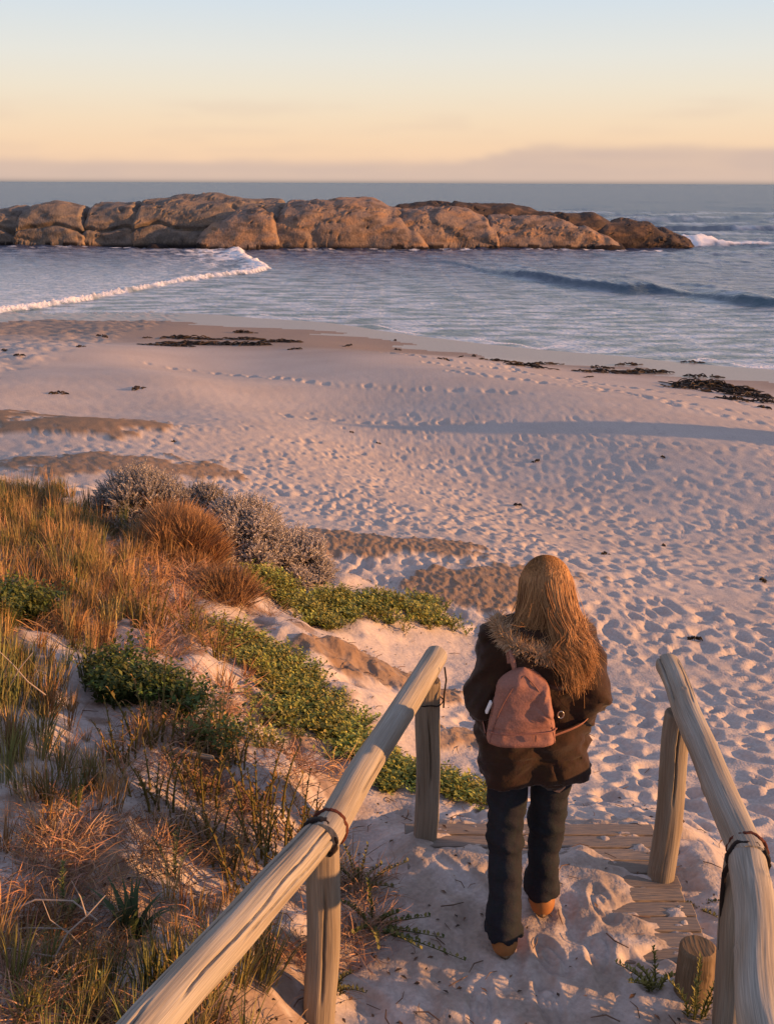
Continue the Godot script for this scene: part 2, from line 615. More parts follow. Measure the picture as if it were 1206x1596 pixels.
func build_land() -> void:
	var r := RandomNumberGenerator.new()
	r.seed = 4
	for i in LAND_N:
		var u := float(i) / (LAND_N - 1) * 2.0 - 1.0
		land_t.append(0.42 * u + 0.58 * u * u * u)
	var z := 4.0
	while z > -62.0:
		land_z.append(z)
		var d := -z
		z -= 0.12 if z > -1.6 else minf(maxf(0.0135, 0.00062 * d * d), 0.36)
	var rows := land_z.size()
	land_y.resize(rows * LAND_N)
	land_p.resize(rows * LAND_N)
	for j in rows:
		z = land_z[j]
		for i in LAND_N:
			var x := land_x(i, z)
			land_y[j * LAND_N + i] = ground(x, z) + 0.012 * nb.get_noise_2d(x * 3.0, z * 3.0) * smoothstep(-32.0, -15.0, z)
	# footprints and scuffs trodden into the loose sand
	for k in 14000:
		var d := 4.5 + 22.0 * pow(r.randf(), 0.85)
		var x := r.randf_range(-0.48, 0.48) * (d + 1.5)
		if along(TOE_Z, TOE_X, -d) - x > -0.15 and d < 13.0 or crust(x, -d) > 0.0:
			continue
		var busy := smoothstep(23.0, 13.0, d - 0.15 * x + 2.0 * na.get_noise_2d(x * 0.2, d * 0.2))
		if d > 12.0 and x < -5.0:
			busy *= 0.3
		var crowd := 0.5 + 0.5 * nb.get_noise_2d(x * 0.45 + 20.0, d * 0.45)      # trodden lanes and quieter sand between
		if r.randf() > busy * smoothstep(0.12, 0.55, crowd):
			continue
		var big := r.randf_range(0.4, 1.1) + 0.6 * pow(r.randf(), 4.0)
		tread(x, -d, r.randf_range(-0.9, 0.9) + (PI * 0.5 if r.randf() < 0.25 else 0.0), 0.105 * big, 0.05 * big * r.randf_range(0.9, 1.7), r.randf_range(0.010, 0.044) * lerpf(1.0, 0.5, smoothstep(8.0, 15.0, d)) * lerpf(0.6, 1.15, crowd))
	# tracks of single walkers along the berm and the wet sand
	for tr in [[9.5, -26.0, 0.0, -33.5, 60], [8.3, -22.0, 1.5, -31.0, 70], [10.5, -24.0, 3.0, -32.5, 60], [9.0, -20.5, 2.0, -28.0, 60], [-7.0, -30.0, 3.0, -24.0, 40], [8.0, -18.5, -2.0, -22.0, 50]]:
		for k in tr[4]:
			var t: float = (k + r.randf_range(-0.2, 0.2)) / tr[4]
			var x: float = lerpf(tr[0], tr[2], t) + 0.5 * sin(t * 9.0 + tr[0]) + (0.11 if k % 2 else -0.11)
			var zz: float = lerpf(tr[1], tr[3], t) + r.randf_range(-0.1, 0.1)
			tread(x, zz, 0.9 + r.randf_range(-0.3, 0.3), 0.15, 0.08, r.randf_range(0.02, 0.045))
	# scuffed sand on the ramp and the boardwalk
	for k in 110:
		var x := r.randf_range(0.12, 1.12)
		var zz := r.randf_range(-4.1, -2.6)
		tread(x, zz, r.randf_range(-0.6, 0.6), r.randf_range(0.05, 0.13), r.randf_range(0.03, 0.06), r.randf_range(0.003, 0.010))
	for k in 120:
		tread(r.randf_range(-1.0, 0.1), r.randf_range(-7.0, -3.0), r.randf_range(0, 3), r.randf_range(0.08, 0.2), r.randf_range(0.05, 0.1), r.randf_range(0.008, 0.025))
	for p in [[0.93, -3.83, 0.1], [0.66, -3.5, 0.35], [0.86, -3.55, -0.15], [1.0, -3.42, 0.3], [0.36, -3.25, -0.1], [0.62, -3.27, 0.1]]:
		sole_print(p[0], p[1], p[2])
	for o in land_p.size():
		var e := land_p[o]
		land_y[o] += e / (1.0 + absf(e) / (0.04 if e > 0.0 else 0.11))
	# cut down to the planks where the wind has bared them
	for j in rows:
		z = land_z[j]
		if z > -3.0 or z < -4.8:
			continue
		for i in LAND_N:
			var x := land_x(i, z)
			if x < 0.0 or x > 1.55:
				continue
			var o := j * LAND_N + i
			var b := planks_bare(x, z)
			land_y[o] = lerpf(land_y[o], 3.008 + 0.030 * nb.get_noise_2d(x * 4.0, z * 9.0), b)
			if x > 1.27 and z > -4.5:
				land_y[o] -= 0.07 * smoothstep(1.27, 1.33, x) * smoothstep(1.6, 1.4, x) * smoothstep(-3.4, -3.6, z)
	# crusts of matted seagrass lie on the sand
	var dry := Shape.new()
	var wet := Shape.new()
	for j in rows:
		z = land_z[j]
		for i in LAND_N:
			var x := land_x(i, z)
			var o := j * LAND_N + i
			var s := z - shore(x)
			var c := Color(0.61, 0.52, 0.47)
			var g := 0.5 + 0.5 * nb.get_noise_2d(x * 0.33, z * 0.5)
			c = c.lerp(Color(0.53, 0.445, 0.40), g)
			if z > -16.0:
				var k := crust(x, z)
				if k > 0.0:
					var rough := nb.get_noise_2d(x * 9.0, z * 9.0)
					land_y[o] += k * (0.022 + 0.014 * rough)
					c = c.lerp(Color(0.20, 0.12, 0.068).lerp(Color(0.36, 0.235, 0.15), 0.5 + 0.8 * rough), k * (0.85 + 0.3 * rough))
			elif z > -21.0:
				var k := crust(x, z)
				land_y[o] += k * 0.04
				c = c.lerp(Color(0.27, 0.17, 0.10), k * 0.85)
			if x > -2.6 and x < 0.2 and z > -7.5:       # leaf litter on the dune slope
				var lit := smoothstep(0.0, 0.4, nb.get_noise_2d(x * 2.3 + 9.0, z * 2.3)) * 0.7 * smoothstep(0.15, -0.35, x)
				c = c.lerp(Color(0.27, 0.17, 0.11), lit)
			if z > -4.9 and x > -0.6 and x < 1.8:       # trodden sand on the path, browner and darker in noisy patches
				var path_tone := smoothstep(-0.5, 0.5, nb.get_noise_2d(x * 2.6, z * 2.6 + 30.0)) * smoothstep(-4.9, -4.2, z + 0.5 * na.get_noise_2d(x * 2.0, z * 2.0)) * smoothstep(-0.6, 0.1, x) * smoothstep(1.8, 1.3, x)
				c = c.lerp(Color(0.36, 0.275, 0.215), path_tone * 0.75)
			var damp := smoothstep(17.0, 11.5, s + 1.6 * nb.get_noise_2d(x * 0.12, z * 0.2) - smoothstep(-3.0, 4.0, x) * -8.0)
			c = c.lerp(Color(0.30, 0.225, 0.18), damp * 0.75)
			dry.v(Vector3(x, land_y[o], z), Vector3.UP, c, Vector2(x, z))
	for j in rows:
		z = land_z[j]
		var jz := maxi(j - 1, 0)
		var kz := mini(j + 1, rows - 1)
		for i in LAND_N:
			var a := maxi(i - 1, 0)
			var b := mini(i + 1, LAND_N - 1)
			var o := j * LAND_N
			var sx := (land_y[o + b] - land_y[o + a]) / (half_width(z) * (land_t[b] - land_t[a]))
			var sz := (land_y[kz * LAND_N + i] - land_y[jz * LAND_N + i]) / (land_z[kz] - land_z[jz])
			dry.nrm[o + i] = Vector3(-sx, 1.0, -sz).normalized()
	wet.pos = dry.pos
	wet.nrm = dry.nrm
	wet.col = dry.col
	wet.uv = dry.uv
	var ia := PackedInt32Array()
	var ib := PackedInt32Array()
	for j in rows - 1:
		z = land_z[j]
		for i in LAND_N - 1:
			var k := j * LAND_N + i                       # rows run away from the camera
			var x := land_x(i, z)
			var six := [k + LAND_N, k + LAND_N + 1, k + 1, k + LAND_N, k + 1, k]
			if z < -20.0 and z - shore(x) < 5.0 + 1.5 * na.get_noise_2d(x * 0.15, z * 0.3):
				ib.append_array(PackedInt32Array(six))
			else:
				ia.append_array(PackedInt32Array(six))
	dry.idx = ia
	wet.idx = ib
	var speck := grain(0.09, 3, grey(0.80), grey(1.0), FastNoiseLite.TYPE_VALUE, 512)
	var bumps := grain(0.05, 5, grey(0.0), grey(1.0), FastNoiseLite.TYPE_SIMPLEX_SMOOTH, 512, 5.0, 3)
	var sand := paint(Color.WHITE, 0.95, speck, bumps, Vector3(1.6, 1.6, 1.6), true, 0.55)
	sand.metallic_specular = 0.15
	var soaked := paint(Color.WHITE, 0.34, speck, bumps, Vector3(0.5, 0.5, 0.5), true, 0.10)
	soaked.metallic_specular = 0.45
	tag(obj("sand_ground", dry.mesh(), sand), "", "", "", "structure")
	tag(obj("wet_sand", wet.mesh(), soaked), "", "", "", "structure")
	# the coarser land round about
	var far := Shape.new()
	var p := PackedVector3Array()
	var cc := PackedColorArray()
	var tt := PackedVector2Array()
	for j in 130:
		for i in 190:
			var x := lerpf(-90.0, 90.0, i / 189.0)
			var zz := lerpf(-70.0, 48.0, j / 129.0)
			var y := ground(x, zz)
			if absf(x - 0.25) < half_width(zz) - 1.1 and zz < 3.0 and zz > -60.0:
				y -= 0.9
			p.append(Vector3(x, y, zz))
			cc.append(Color(0.57, 0.48, 0.435))
			tt.append(Vector2(x, zz))
	far.grid(p, cc, tt, 190, 130)
	tag(obj("outer_sand_ground", far.mesh(), sand), "", "", "", "structure")


func tread(x: float, z: float, turn: float, l: float, w: float, deep: float) -> void:
	var ca := cos(turn)
	var sa := sin(turn)
	var m := l * 2.2
	var j0 := row_of(z + m)
	var j1 := row_of(z - m)
	for j in range(j0, j1 + 1):
		var hw := half_width(land_z[j])
		var i0 := column_of((x - m - 0.25) / hw)
		var i1 := column_of((x + m - 0.25) / hw)
		var dz := land_z[j] - z
		for i in range(i0, i1 + 1):
			var dx := hw * land_t[i] + 0.25 - x
			var u := (dx * sa + dz * ca) / l
			var v := (dx * ca - dz * sa) / w
			var r := sqrt(u * u + v * v)
			if r < 2.2:
				var heel := 1.0 + 0.25 * u
				land_p[j * LAND_N + i] += deep * (-1.2 * heel * smoothstep(1.25, 0.35, r) + 0.42 * exp(-pow((r - 1.4) * 2.6, 2.0)))


func sole_print(x: float, z: float, turn: float) -> void:     # a print with the ridges of a boot sole
	var ca := cos(turn)
	var sa := sin(turn)
	for j in range(row_of(z + 0.25), row_of(z - 0.25) + 1):
		var hw := half_width(land_z[j])
		var dz := land_z[j] - z
		for i in range(column_of((x - 0.5) / hw), column_of((x + 0.1) / hw) + 1):
			var dx := hw * land_t[i] + 0.25 - x
			var u := (dx * sa + dz * ca) / 0.13
			var v := (dx * ca - dz * sa) / 0.052
			var r := sqrt(u * u + v * v)
			if r < 1.6:
				land_y[j * LAND_N + i] += -0.011 * smoothstep(1.1, 0.9, r) + 0.006 * exp(-pow((r - 1.2) * 6.0, 2.0)) + 0.006 * cos(r * 13.0) * smoothstep(1.1, 0.9, r)


func row_of(z: float) -> int:
	var a := 0
	var b := land_z.size() - 1
	while a < b:
		var m := (a + b) / 2
		if land_z[m] > z:
			a = m + 1
		else:
			b = m
	return a


func column_of(t: float) -> int:
	var a := 0
	var b := LAND_N - 1
	while a < b:
		var m := (a + b) / 2
		if land_t[m] < t:
			a = m + 1
		else:
			b = m
	return a


func top_at(x: float, z: float) -> float:           # the sand as built, footprints and all
	var j := clampi(row_of(z), 1, land_z.size() - 1)
	var i := clampi(column_of((x - 0.25) / half_width(z)), 1, LAND_N - 1)
	return maxf(land_y[j * LAND_N + i], land_y[(j - 1) * LAND_N + i - 1])


# ---------------------------------------------------------------- sea
const WAVE_X := [2.0, 3.0, 5.8, 7.0, 10.2, 13.0, 16.9, 20.2, 30.0, 50.0]
const WAVE_Z := [-89.0, -88.0, -82.0, -76.0, -69.2, -63.5, -59.2, -56.0, -49.5, -40.0]
const BORE_X := [-60.0, -30.0, -22.0, -18.1, -16.2, -13.9, -11.5, -9.7, -8.8, -8.4]
const BORE_Z := [-50.0, -49.6, -49.8, -50.9, -56.0, -64.4, -70.6, -73.6, -75.8, -78.5]
const BACK_Z := [-104.0, -100.7, -94.0, -88.0, -82.0, -78.5]
const BACK_X := [-14.2, -13.4, -12.2, -10.8, -9.4, -8.4]


func sea_at(x: float, z: float) -> Array:            # height, foam 0..1, milky 0..1
	var d := -z
	var y := 0.0
	var foam := 0.0
	var milk := 0.0
	var chop := na.get_noise_2d(x * 0.5, z * 1.1) * 0.5 + nb.get_noise_2d(x * 0.9 + 40.0, z * 2.0) * 0.7
	y += chop * lerpf(0.03, 0.16, smoothstep(52.0, 130.0, d)) * smoothstep(26.0, 50.0, d + 0.4 * x)
	y += na.get_noise_2d(x * 0.03, z * 0.09) * 0.3 * smoothstep(60.0, 150.0, d)
	var off := z - shore(x)                                    # negative out to sea
	y *= smoothstep(2.0, -14.0, off) * 0.85 + 0.15
	# the unbroken wave running in on the right
	var dz := z - (along(WAVE_X, WAVE_Z, x) + 1.6 * na.get_noise_2d(x * 0.22, 7.0))
	var high := 0.46 * smoothstep(2.0, 9.0, x) * (0.8 + 0.55 * na.get_noise_2d(x * 0.19, 2.0)) * (0.9 + 0.2 * nb.get_noise_2d(x * 1.2, z * 0.4))
	y += high * exp(-pow(dz / (0.75 if dz > 0.0 else 7.0), 2.0)) + 0.3 * high * exp(-pow((dz + 9.0) / (1.0 if dz > -9.0 else 3.0), 2.0))
	# swells behind the point
	if x > 24.0 and d > 100.0:
		for sw in [[147.0, 0.5], [128.0, 0.3], [190.0, 0.5], [116.0, 0.2]]:
			var dd: float = z + sw[0] + 3.0 * na.get_noise_2d(x * 0.05, sw[0])
			y += sw[1] * smoothstep(24.0, 40.0, x) * exp(-pow(dd / (1.5 if dd > 0.0 else 7.0), 2.0))
	# the bore of white water that sweeps in on the left
	if x < -8.0 and d < 104.0:
		var front := along(BORE_X, BORE_Z, x) + 0.7 * na.get_noise_2d(x * 0.6, 3.0) + 0.5 * nb.get_noise_2d(x * 1.6, 5.0)
		var back := along(BACK_Z, BACK_X, z) + 0.5 * nb.get_noise_2d(z * 0.5, 1.0)
		var behind := front - z
		var into := back - x                              # how far left of the returning edge
		if behind > 0.0 and into > 0.0:
			var near := minf(behind, into * 1.2)
			var roll := smoothstep(0.0, 0.5, near)
			var lump := 0.5 + 0.5 * nb.get_noise_2d(x * 1.3, z * 1.3)
			y += roll * (0.06 + 0.22 * exp(-pow(near / 1.8, 2.0)) * (0.4 + 1.1 * lump))
			var lace := nb.get_noise_2d(x * 0.55, z * 0.9)
			foam = maxf(smoothstep(2.6, 0.8, near / (1.0 + 1.1 * na.get_noise_2d(x * 0.25, 50.0) + 0.5 * smoothstep(-12.0, -18.0, x)) + 2.2 * nb.get_noise_2d(x * 0.9, z * 0.7)), 0.7 * smoothstep(0.2, 0.45, nb.get_noise_2d(x * 0.5, z * 1.4)) * smoothstep(16.0, 3.0, near))
			if z < -86.0:
				foam = maxf(foam, smoothstep(5.5, 3.0, into + 4.0 * nb.get_noise_2d(x * 0.5, z * 0.4)) * smoothstep(-0.15, 0.25, nc.get_noise_2d(x * 0.25, z * 0.25)))
			milk = (0.72 + 0.4 * lace) * smoothstep(48.0, 14.0, behind + 16.0 * lace) * smoothstep(0.0, 9.0, into) * smoothstep(-101.0, -90.0, z)
	var face := exp(-pow((dz - 0.5) / 1.3, 2.0)) * smoothstep(1.0, 5.0, x)      # the steep face carries no foam
	# white water round the end of the rocks
	var wx := (x - 36.0) / 12.0
	var wz := (z + 113.5) / 3.6
	var white := 1.0 - sqrt(wx * wx + wz * wz) + 0.7 * nb.get_noise_2d(x * 0.3, z * 0.5)
	foam = maxf(foam, smoothstep(0.15, 0.45, white))
	y += 0.2 * smoothstep(0.1, 0.7, white) * (0.5 + 0.6 * nb.get_noise_2d(x * 0.3, z * 0.8))
	var burst := 1.0 - sqrt(pow((x - 32.6) / 4.0, 2.0) + pow((z + 115.5) / 2.6, 2.0))
	if burst > 0.0:
		y += 1.5 * burst * (0.8 + 0.7 * nb.get_noise_2d(x * 0.35, z * 0.6)) * smoothstep(38.0, 31.0, x)
		foam = 1.0
	# thin wash on the rocks' foot and a lip of foam at the edge of the sand
	if d > 99.0 and d < 106.0 and x > -40.0 and x < 26.0:
		foam = maxf(foam, smoothstep(0.26, 0.42, nb.get_noise_2d(x * 0.35, z * 0.8 + 60.0)) * smoothstep(99.5, 102.5, d))
	var lip := absf(off + 0.9 + 0.8 * na.get_noise_2d(x * 0.5, 20.0))
	if x > -6.0:
		foam = maxf(foam, smoothstep(0.22, 0.08, lip) * smoothstep(-0.25, 0.2, na.get_noise_2d(x * 0.3, 33.0)))
	# streaks of spent foam between the wave and the beach
	if off < 0.5 and d < 100.0:
		var st := nb.get_noise_2d(x * 0.28 + 0.12 * z, z * 0.75)
		var shallow := smoothstep(-36.0, -2.0, off)
		milk = maxf(milk, smoothstep(-0.7, 0.6, st) * (0.5 + 0.6 * shallow))
		foam = maxf(foam, smoothstep(0.46, 0.62, st) * 0.4 * smoothstep(-30.0, -8.0, off))
	elif x > 20.0 and d < 240.0:
		milk = maxf(milk, 0.6 * smoothstep(0.1, 0.5, nb.get_noise_2d(x * 0.06, z * 0.2)))
	milk *= 1.0 - face
	foam *= 1.0 - face
	return [y, clampf(foam, 0.0, 1.0), clampf(milk, 0.0, 1.0)]


func build_sea() -> void:
	var zs := PackedFloat32Array()
	var z := -22.0
	while z > -9000.0:
		zs.append(z)
		z -= maxf(0.27, 0.0001 * z * z)
	var n := 560
	var water := Shape.new()
	var froth := PackedInt32Array()
	var clear := PackedInt32Array()
	var foams := PackedFloat32Array()
	for zz in zs:
		var hw := 20.0 - zz * 1.0
		for i in n:
			var u := float(i) / (n - 1) * 2.0 - 1.0
			var x := hw * (0.45 * u + 0.55 * u * u * u)
			var q := sea_at(x, zz)
			var foam: float = q[1]
			var milk: float = q[2]
			var off := zz - shore(x)
			var c := Color(0.032, 0.052, 0.100).lerp(Color(0.10, 0.155, 0.165), smoothstep(-42.0, -5.0, off) if zz > -103.0 else 0.0)
			c = c.lerp(Color(0.46, 0.49, 0.56), clampf(milk * 0.95, 0.0, 1.0))
			c = c.lerp(Color(0.80, 0.76, 0.76), foam)
			foams.append(foam)
			water.v(Vector3(x, q[0] if zz > -900.0 else 0.0, zz), Vector3.UP, c, Vector2(x, zz))
	for j in zs.size() - 1:
		for i in n - 1:
			var k := j * n + i
			var six := PackedInt32Array([k + n, k + n + 1, k + 1, k + n, k + 1, k])
			if foams[k] + foams[k + 1] + foams[k + n] + foams[k + n + 1] > 1.8:
				froth.append_array(six)
			else:
				clear.append_array(six)
	water.idx = clear.duplicate()
	water.idx.append_array(froth)
	water.normals()
	var ripples := grain(0.02, 4, grey(0), grey(1), FastNoiseLite.TYPE_SIMPLEX_SMOOTH, 512, 9.0, 8)
	var wm := paint(Color.WHITE, 0.26, null, ripples, Vector3(0.16, 0.16, 0.42), true, 0.9)
	wm.metallic_specular = 0.22
	var fm := paint(Color.WHITE, 0.8, null, grain(0.05, 4, grey(0), grey(1), FastNoiseLite.TYPE_SIMPLEX_SMOOTH, 256, 8.0, 9), Vector3(0.6, 0.6, 0.6), true, 0.8)
	water.idx = clear
	tag(obj("sea_water", water.mesh(), wm), "", "", "", "structure")
	water.idx = froth
	tag(obj("sea_foam", water.mesh(), fm), "", "", "", "structure")


# ---------------------------------------------------------------- rocks
func rock(called: String, label: String, outline: Array, front: float, deep: float, colors: Array, notch: float, rng: int) -> void:
	# outline: (x, height) pairs of the crest; front: z of the waterline before it
	var xs := []
	var ys := []
	for o in outline:
		xs.append(o[0])
		ys.append(o[1])
	xs[0] -= 0.2
	xs[xs.size() - 1] += 0.2
	var x0: float = xs[0]
	var x1: float = xs[xs.size() - 1]
	var nu := clampi(int((x1 - x0) * 11.0), 60, 260)
	var nv := 90
	var p := PackedVector3Array()
	var c := PackedColorArray()
	var t := PackedVector2Array()
	var s := Shape.new()
	for j in nv:
		var a := PI * 0.93 * (j / float(nv - 1))
		for i in nu:
			var u := float(i) / (nu - 1)
			var x := lerpf(x0, x1, u)
			var h := 0.0
			for k in range(1, xs.size()):
				if x <= xs[k] + 1e-4:
					var w: float = clampf((x - xs[k - 1]) / (xs[k] - xs[k - 1]), 0.0, 1.0)
					h = lerpf(ys[k - 1], ys[k], w * w * (3.0 - 2.0 * w))
					break
			var ends := pow(clampf(minf(u, 1.0 - u) / 0.035, 0.0, 1.0), 0.5)
			var ca := cos(a)
			var sa := sin(a)
			var zz := front - deep * 0.5 + deep * 0.5 * signf(ca) * pow(absf(ca), 0.62) * (0.7 + 0.3 * ends)
			var y := (h * 0.95 + 0.7) * pow(sa, 0.55) * (0.6 + 0.4 * ends) - 0.7
			var q := Vector3(x, y, zz)
			# big facets, cracks and a ledge
			var n3 := nb.get_noise_3d(x * 0.10 + rng, y * 0.18, zz * 0.10)
			var m3 := nb.get_noise_3d(x * 0.5, y * 0.8 + rng, zz * 0.5)
			var crack := nc.get_noise_3d(x * 0.10 + y * 0.06, y * 0.13 + rng, zz * 0.09)
			var out := Vector3((u - 0.5) * 0.5, sa * 0.8, ca).normalized()
			var push := 0.62 * n3 + 0.09 * m3 - 0.3 * smoothstep(0.76, 0.95, crack)
			if notch > 0.0:
				var line := h * notch + 0.35 * na.get_noise_2d(x * 0.22, rng) - 0.05 * (x - x0)
				push -= 0.55 * exp(-pow((y - line) / 0.14, 2.0)) - 0.25 * smoothstep(0.1, -0.3, y - line) * ca
			var cell := joint_noise.get_noise_3d(x * 0.085 + rng, y * 0.17, zz * 0.08)       # joints that split the granite into blocks
			push -= 0.16 * smoothstep(-0.88, -0.97, cell)
			q += out * push * smoothstep(-0.7, 0.5, y + 0.5)
			p.append(q)
			var lichen := smoothstep(0.02, 0.30, nb.get_noise_3d(x * 0.30 + 70.0, y * 0.8, zz * 0.3 + rng))
			var slant := nc.get_noise_3d(x * 0.16 - y * 0.22, y * 0.25 + x * 0.05, zz * 0.1 + rng * 0.3)
			q -= out * 0.24 * smoothstep(0.82, 0.94, slant) * smoothstep(0.0, 0.6, y)
			p[p.size() - 1] = q
			var col: Color = colors[0].lerp(colors[1], lichen)
			col = col.lerp(colors[2], smoothstep(0.1, 0.4, nb.get_noise_3d(x * 0.4, y * 1.1 + 30.0, zz * 0.4)) * 0.8)
			if y < 0.25 + 0.3 * m3:                               # black weed and wet below the tide mark
				col = Color(0.035, 0.027, 0.024)
			c.append(col)
			t.append(Vector2(x, zz))
	s.grid(p, c, t, nu, nv, true)
	var o := obj(called, s.mesh(), mats.rock)
	tag(o, label, "rock", "granite rocks across the bay")


func build_rocks() -> void:
	var g := [Color(0.22, 0.18, 0.155), Color(0.30, 0.215, 0.16), Color(0.13, 0.105, 0.09)]
	var w := [Color(0.29, 0.205, 0.165), Color(0.36, 0.22, 0.145), Color(0.15, 0.11, 0.09)]
	var k := [Color(0.095, 0.068, 0.056), Color(0.18, 0.11, 0.075), Color(0.07, 0.055, 0.048)]
	var put := func(px: Array) -> Array:
		var o := []
		for q in px:
			o.append([(q[0] - 603.0) * 0.0634, 4.87 - (q[1] - 303.0) * 0.0605])
		return o
	rock("granite_rock", "broad grey granite base that the left-hand blocks and domes rise from", put.call([[-130, 350], [-60, 333], [60, 328], [150, 324], [230, 316], [330, 312], [450, 314], [560, 313], [620, 326], [700, 336]]), -106.5, 9.0, g, 0.0, 149)
	rock("granite_rock", "low grey granite block at the far left end of the rocks", put.call([[-110, 345], [-70, 322], [0, 326], [22, 322], [36, 325], [43, 345]]), -105.6, 9.0, g, 0.5, 3)
	rock("granite_rock", "shaded grey granite block with a ledge, second from the left end", put.call([[37, 352], [46, 325], [62, 319], [100, 318], [132, 320], [143, 338]]), -104.6, 9.0, g, 0.5, 17)
	rock("granite_rock", "grey granite block with a sunlit top left of the tallest crest", put.call([[138, 345], [150, 318], [180, 312], [212, 310], [226, 326]]), -104.8, 9.0, g, 0.42, 29)
	rock("granite_rock", "long dark-topped granite mass with an undercut ledge left of the domes", put.call([[216, 326], [228, 307], [290, 303], [330, 302], [385, 306], [430, 308], [446, 332]]), -104.2, 11.0, g, 0.45, 41)
	rock("granite_rock", "small sunlit orange dome in front of the granite crest", put.call([[322, 372], [345, 345], [380, 324], [410, 319], [430, 325], [440, 352]]), -101.9, 5.0, w, 0.0, 53)
	rock("granite_rock", "tall orange granite dome sloping to the right at mid ridge", put.call([[430, 330], [452, 311], [500, 304], [535, 303], [575, 308], [612, 322], [640, 345], [668, 378]]), -102.4, 10.0, w, 0.0, 67)
	rock("granite_rock", "rounded granite block streaked orange, right of the slanting crack", put.call([[606, 340], [625, 321], [680, 320], [722, 322], [750, 332], [764, 350], [772, 372]]), -103.2, 9.0, w, 0.0, 79)
	rock("granite_rock", "long black lichen covered ridge along the back of the rocks", put.call([[600, 334], [622, 315], [700, 314], [780, 317], [860, 324], [920, 331], [965, 350]]), -108.5, 8.0, k, 0.0, 83)
	rock("granite_rock", "low brown granite slope falling to the right end of the ridge", put.call([[744, 362], [762, 333], [800, 332], [850, 338], [900, 349], [935, 365], [962, 382]]), -104.4, 8.0, w, 0.0, 97)
	rock("granite_rock", "darker outermost granite hump at the right end where waves break", put.call([[925, 366], [948, 345], [985, 340], [1020, 345], [1045, 358], [1068, 370], [1090, 382]]), -107.6, 8.0, k, 0.0, 101)
	rock("granite_boulder", "tiny dark boulder awash in white water beyond the point", put.call([[1128, 384], [1138, 377], [1150, 375], [1160, 378], [1168, 384]]), -114.0, 2.0, k, 0.0, 113)
	rock("granite_boulder", "small black boulder at the waterline under the far left blocks", put.call([[78, 392], [90, 381], [104, 382], [116, 391]]), -103.0, 1.6, k, 0.0, 127)
	rock("granite_boulder", "small brown boulder at the waterline under the sunlit-topped block", put.call([[240, 392], [252, 380], [268, 381], [282, 392]]), -102.6, 1.8, g, 0.0, 131)


# ---------------------------------------------------------------- weed cast up on the beach
func weed(x: float, z: float, l: float, w: float, turn: float, thick: float, count: int, rng: int) -> Shape:
	var r := RandomNumberGenerator.new()
	r.seed = rng
	var s := Shape.new()
	var o := Vector3(x, ground(x, z), z)
	for i in count:
		var a := r.randf() * TAU
		var q := sqrt(r.randf())
		var u := cos(a) * q * l
		var v := sin(a) * q * w
		var p := Vector3(u * cos(turn) - v * sin(turn), 0, u * sin(turn) + v * cos(turn))
		var dir := turn + r.randf_range(-0.7, 0.7) + (PI if r.randf() < 0.5 else 0.0)
		var lift := thick * (1.0 - q * q) * r.randf_range(0.3, 1.0)
		var path := PackedVector3Array()
		var rad := PackedFloat32Array()
		var n := 6
		var step := r.randf_range(0.04, 0.11) * clampf(l, 0.35, 1.2)
		for k in n:
			var y := ground(x + p.x, z + p.z) - o.y + 0.015 + lift * sin(PI * k / (n - 1.0)) + 0.01
			path.append(p + Vector3(0, y, 0))
			rad.append(r.randf_range(0.012, 0.024) * (1.0 if k > 0 and k < n - 1 else 0.35))
			dir += r.randf_range(-0.5, 0.5)
			p += Vector3(cos(dir), 0, sin(dir)) * step
		var dark := r.randf_range(0.5, 1.3)
		s.tube(path, rad, 5, Color(0.030, 0.022, 0.017) * dark, Color(0.045, 0.030, 0.02) * dark)
	return s


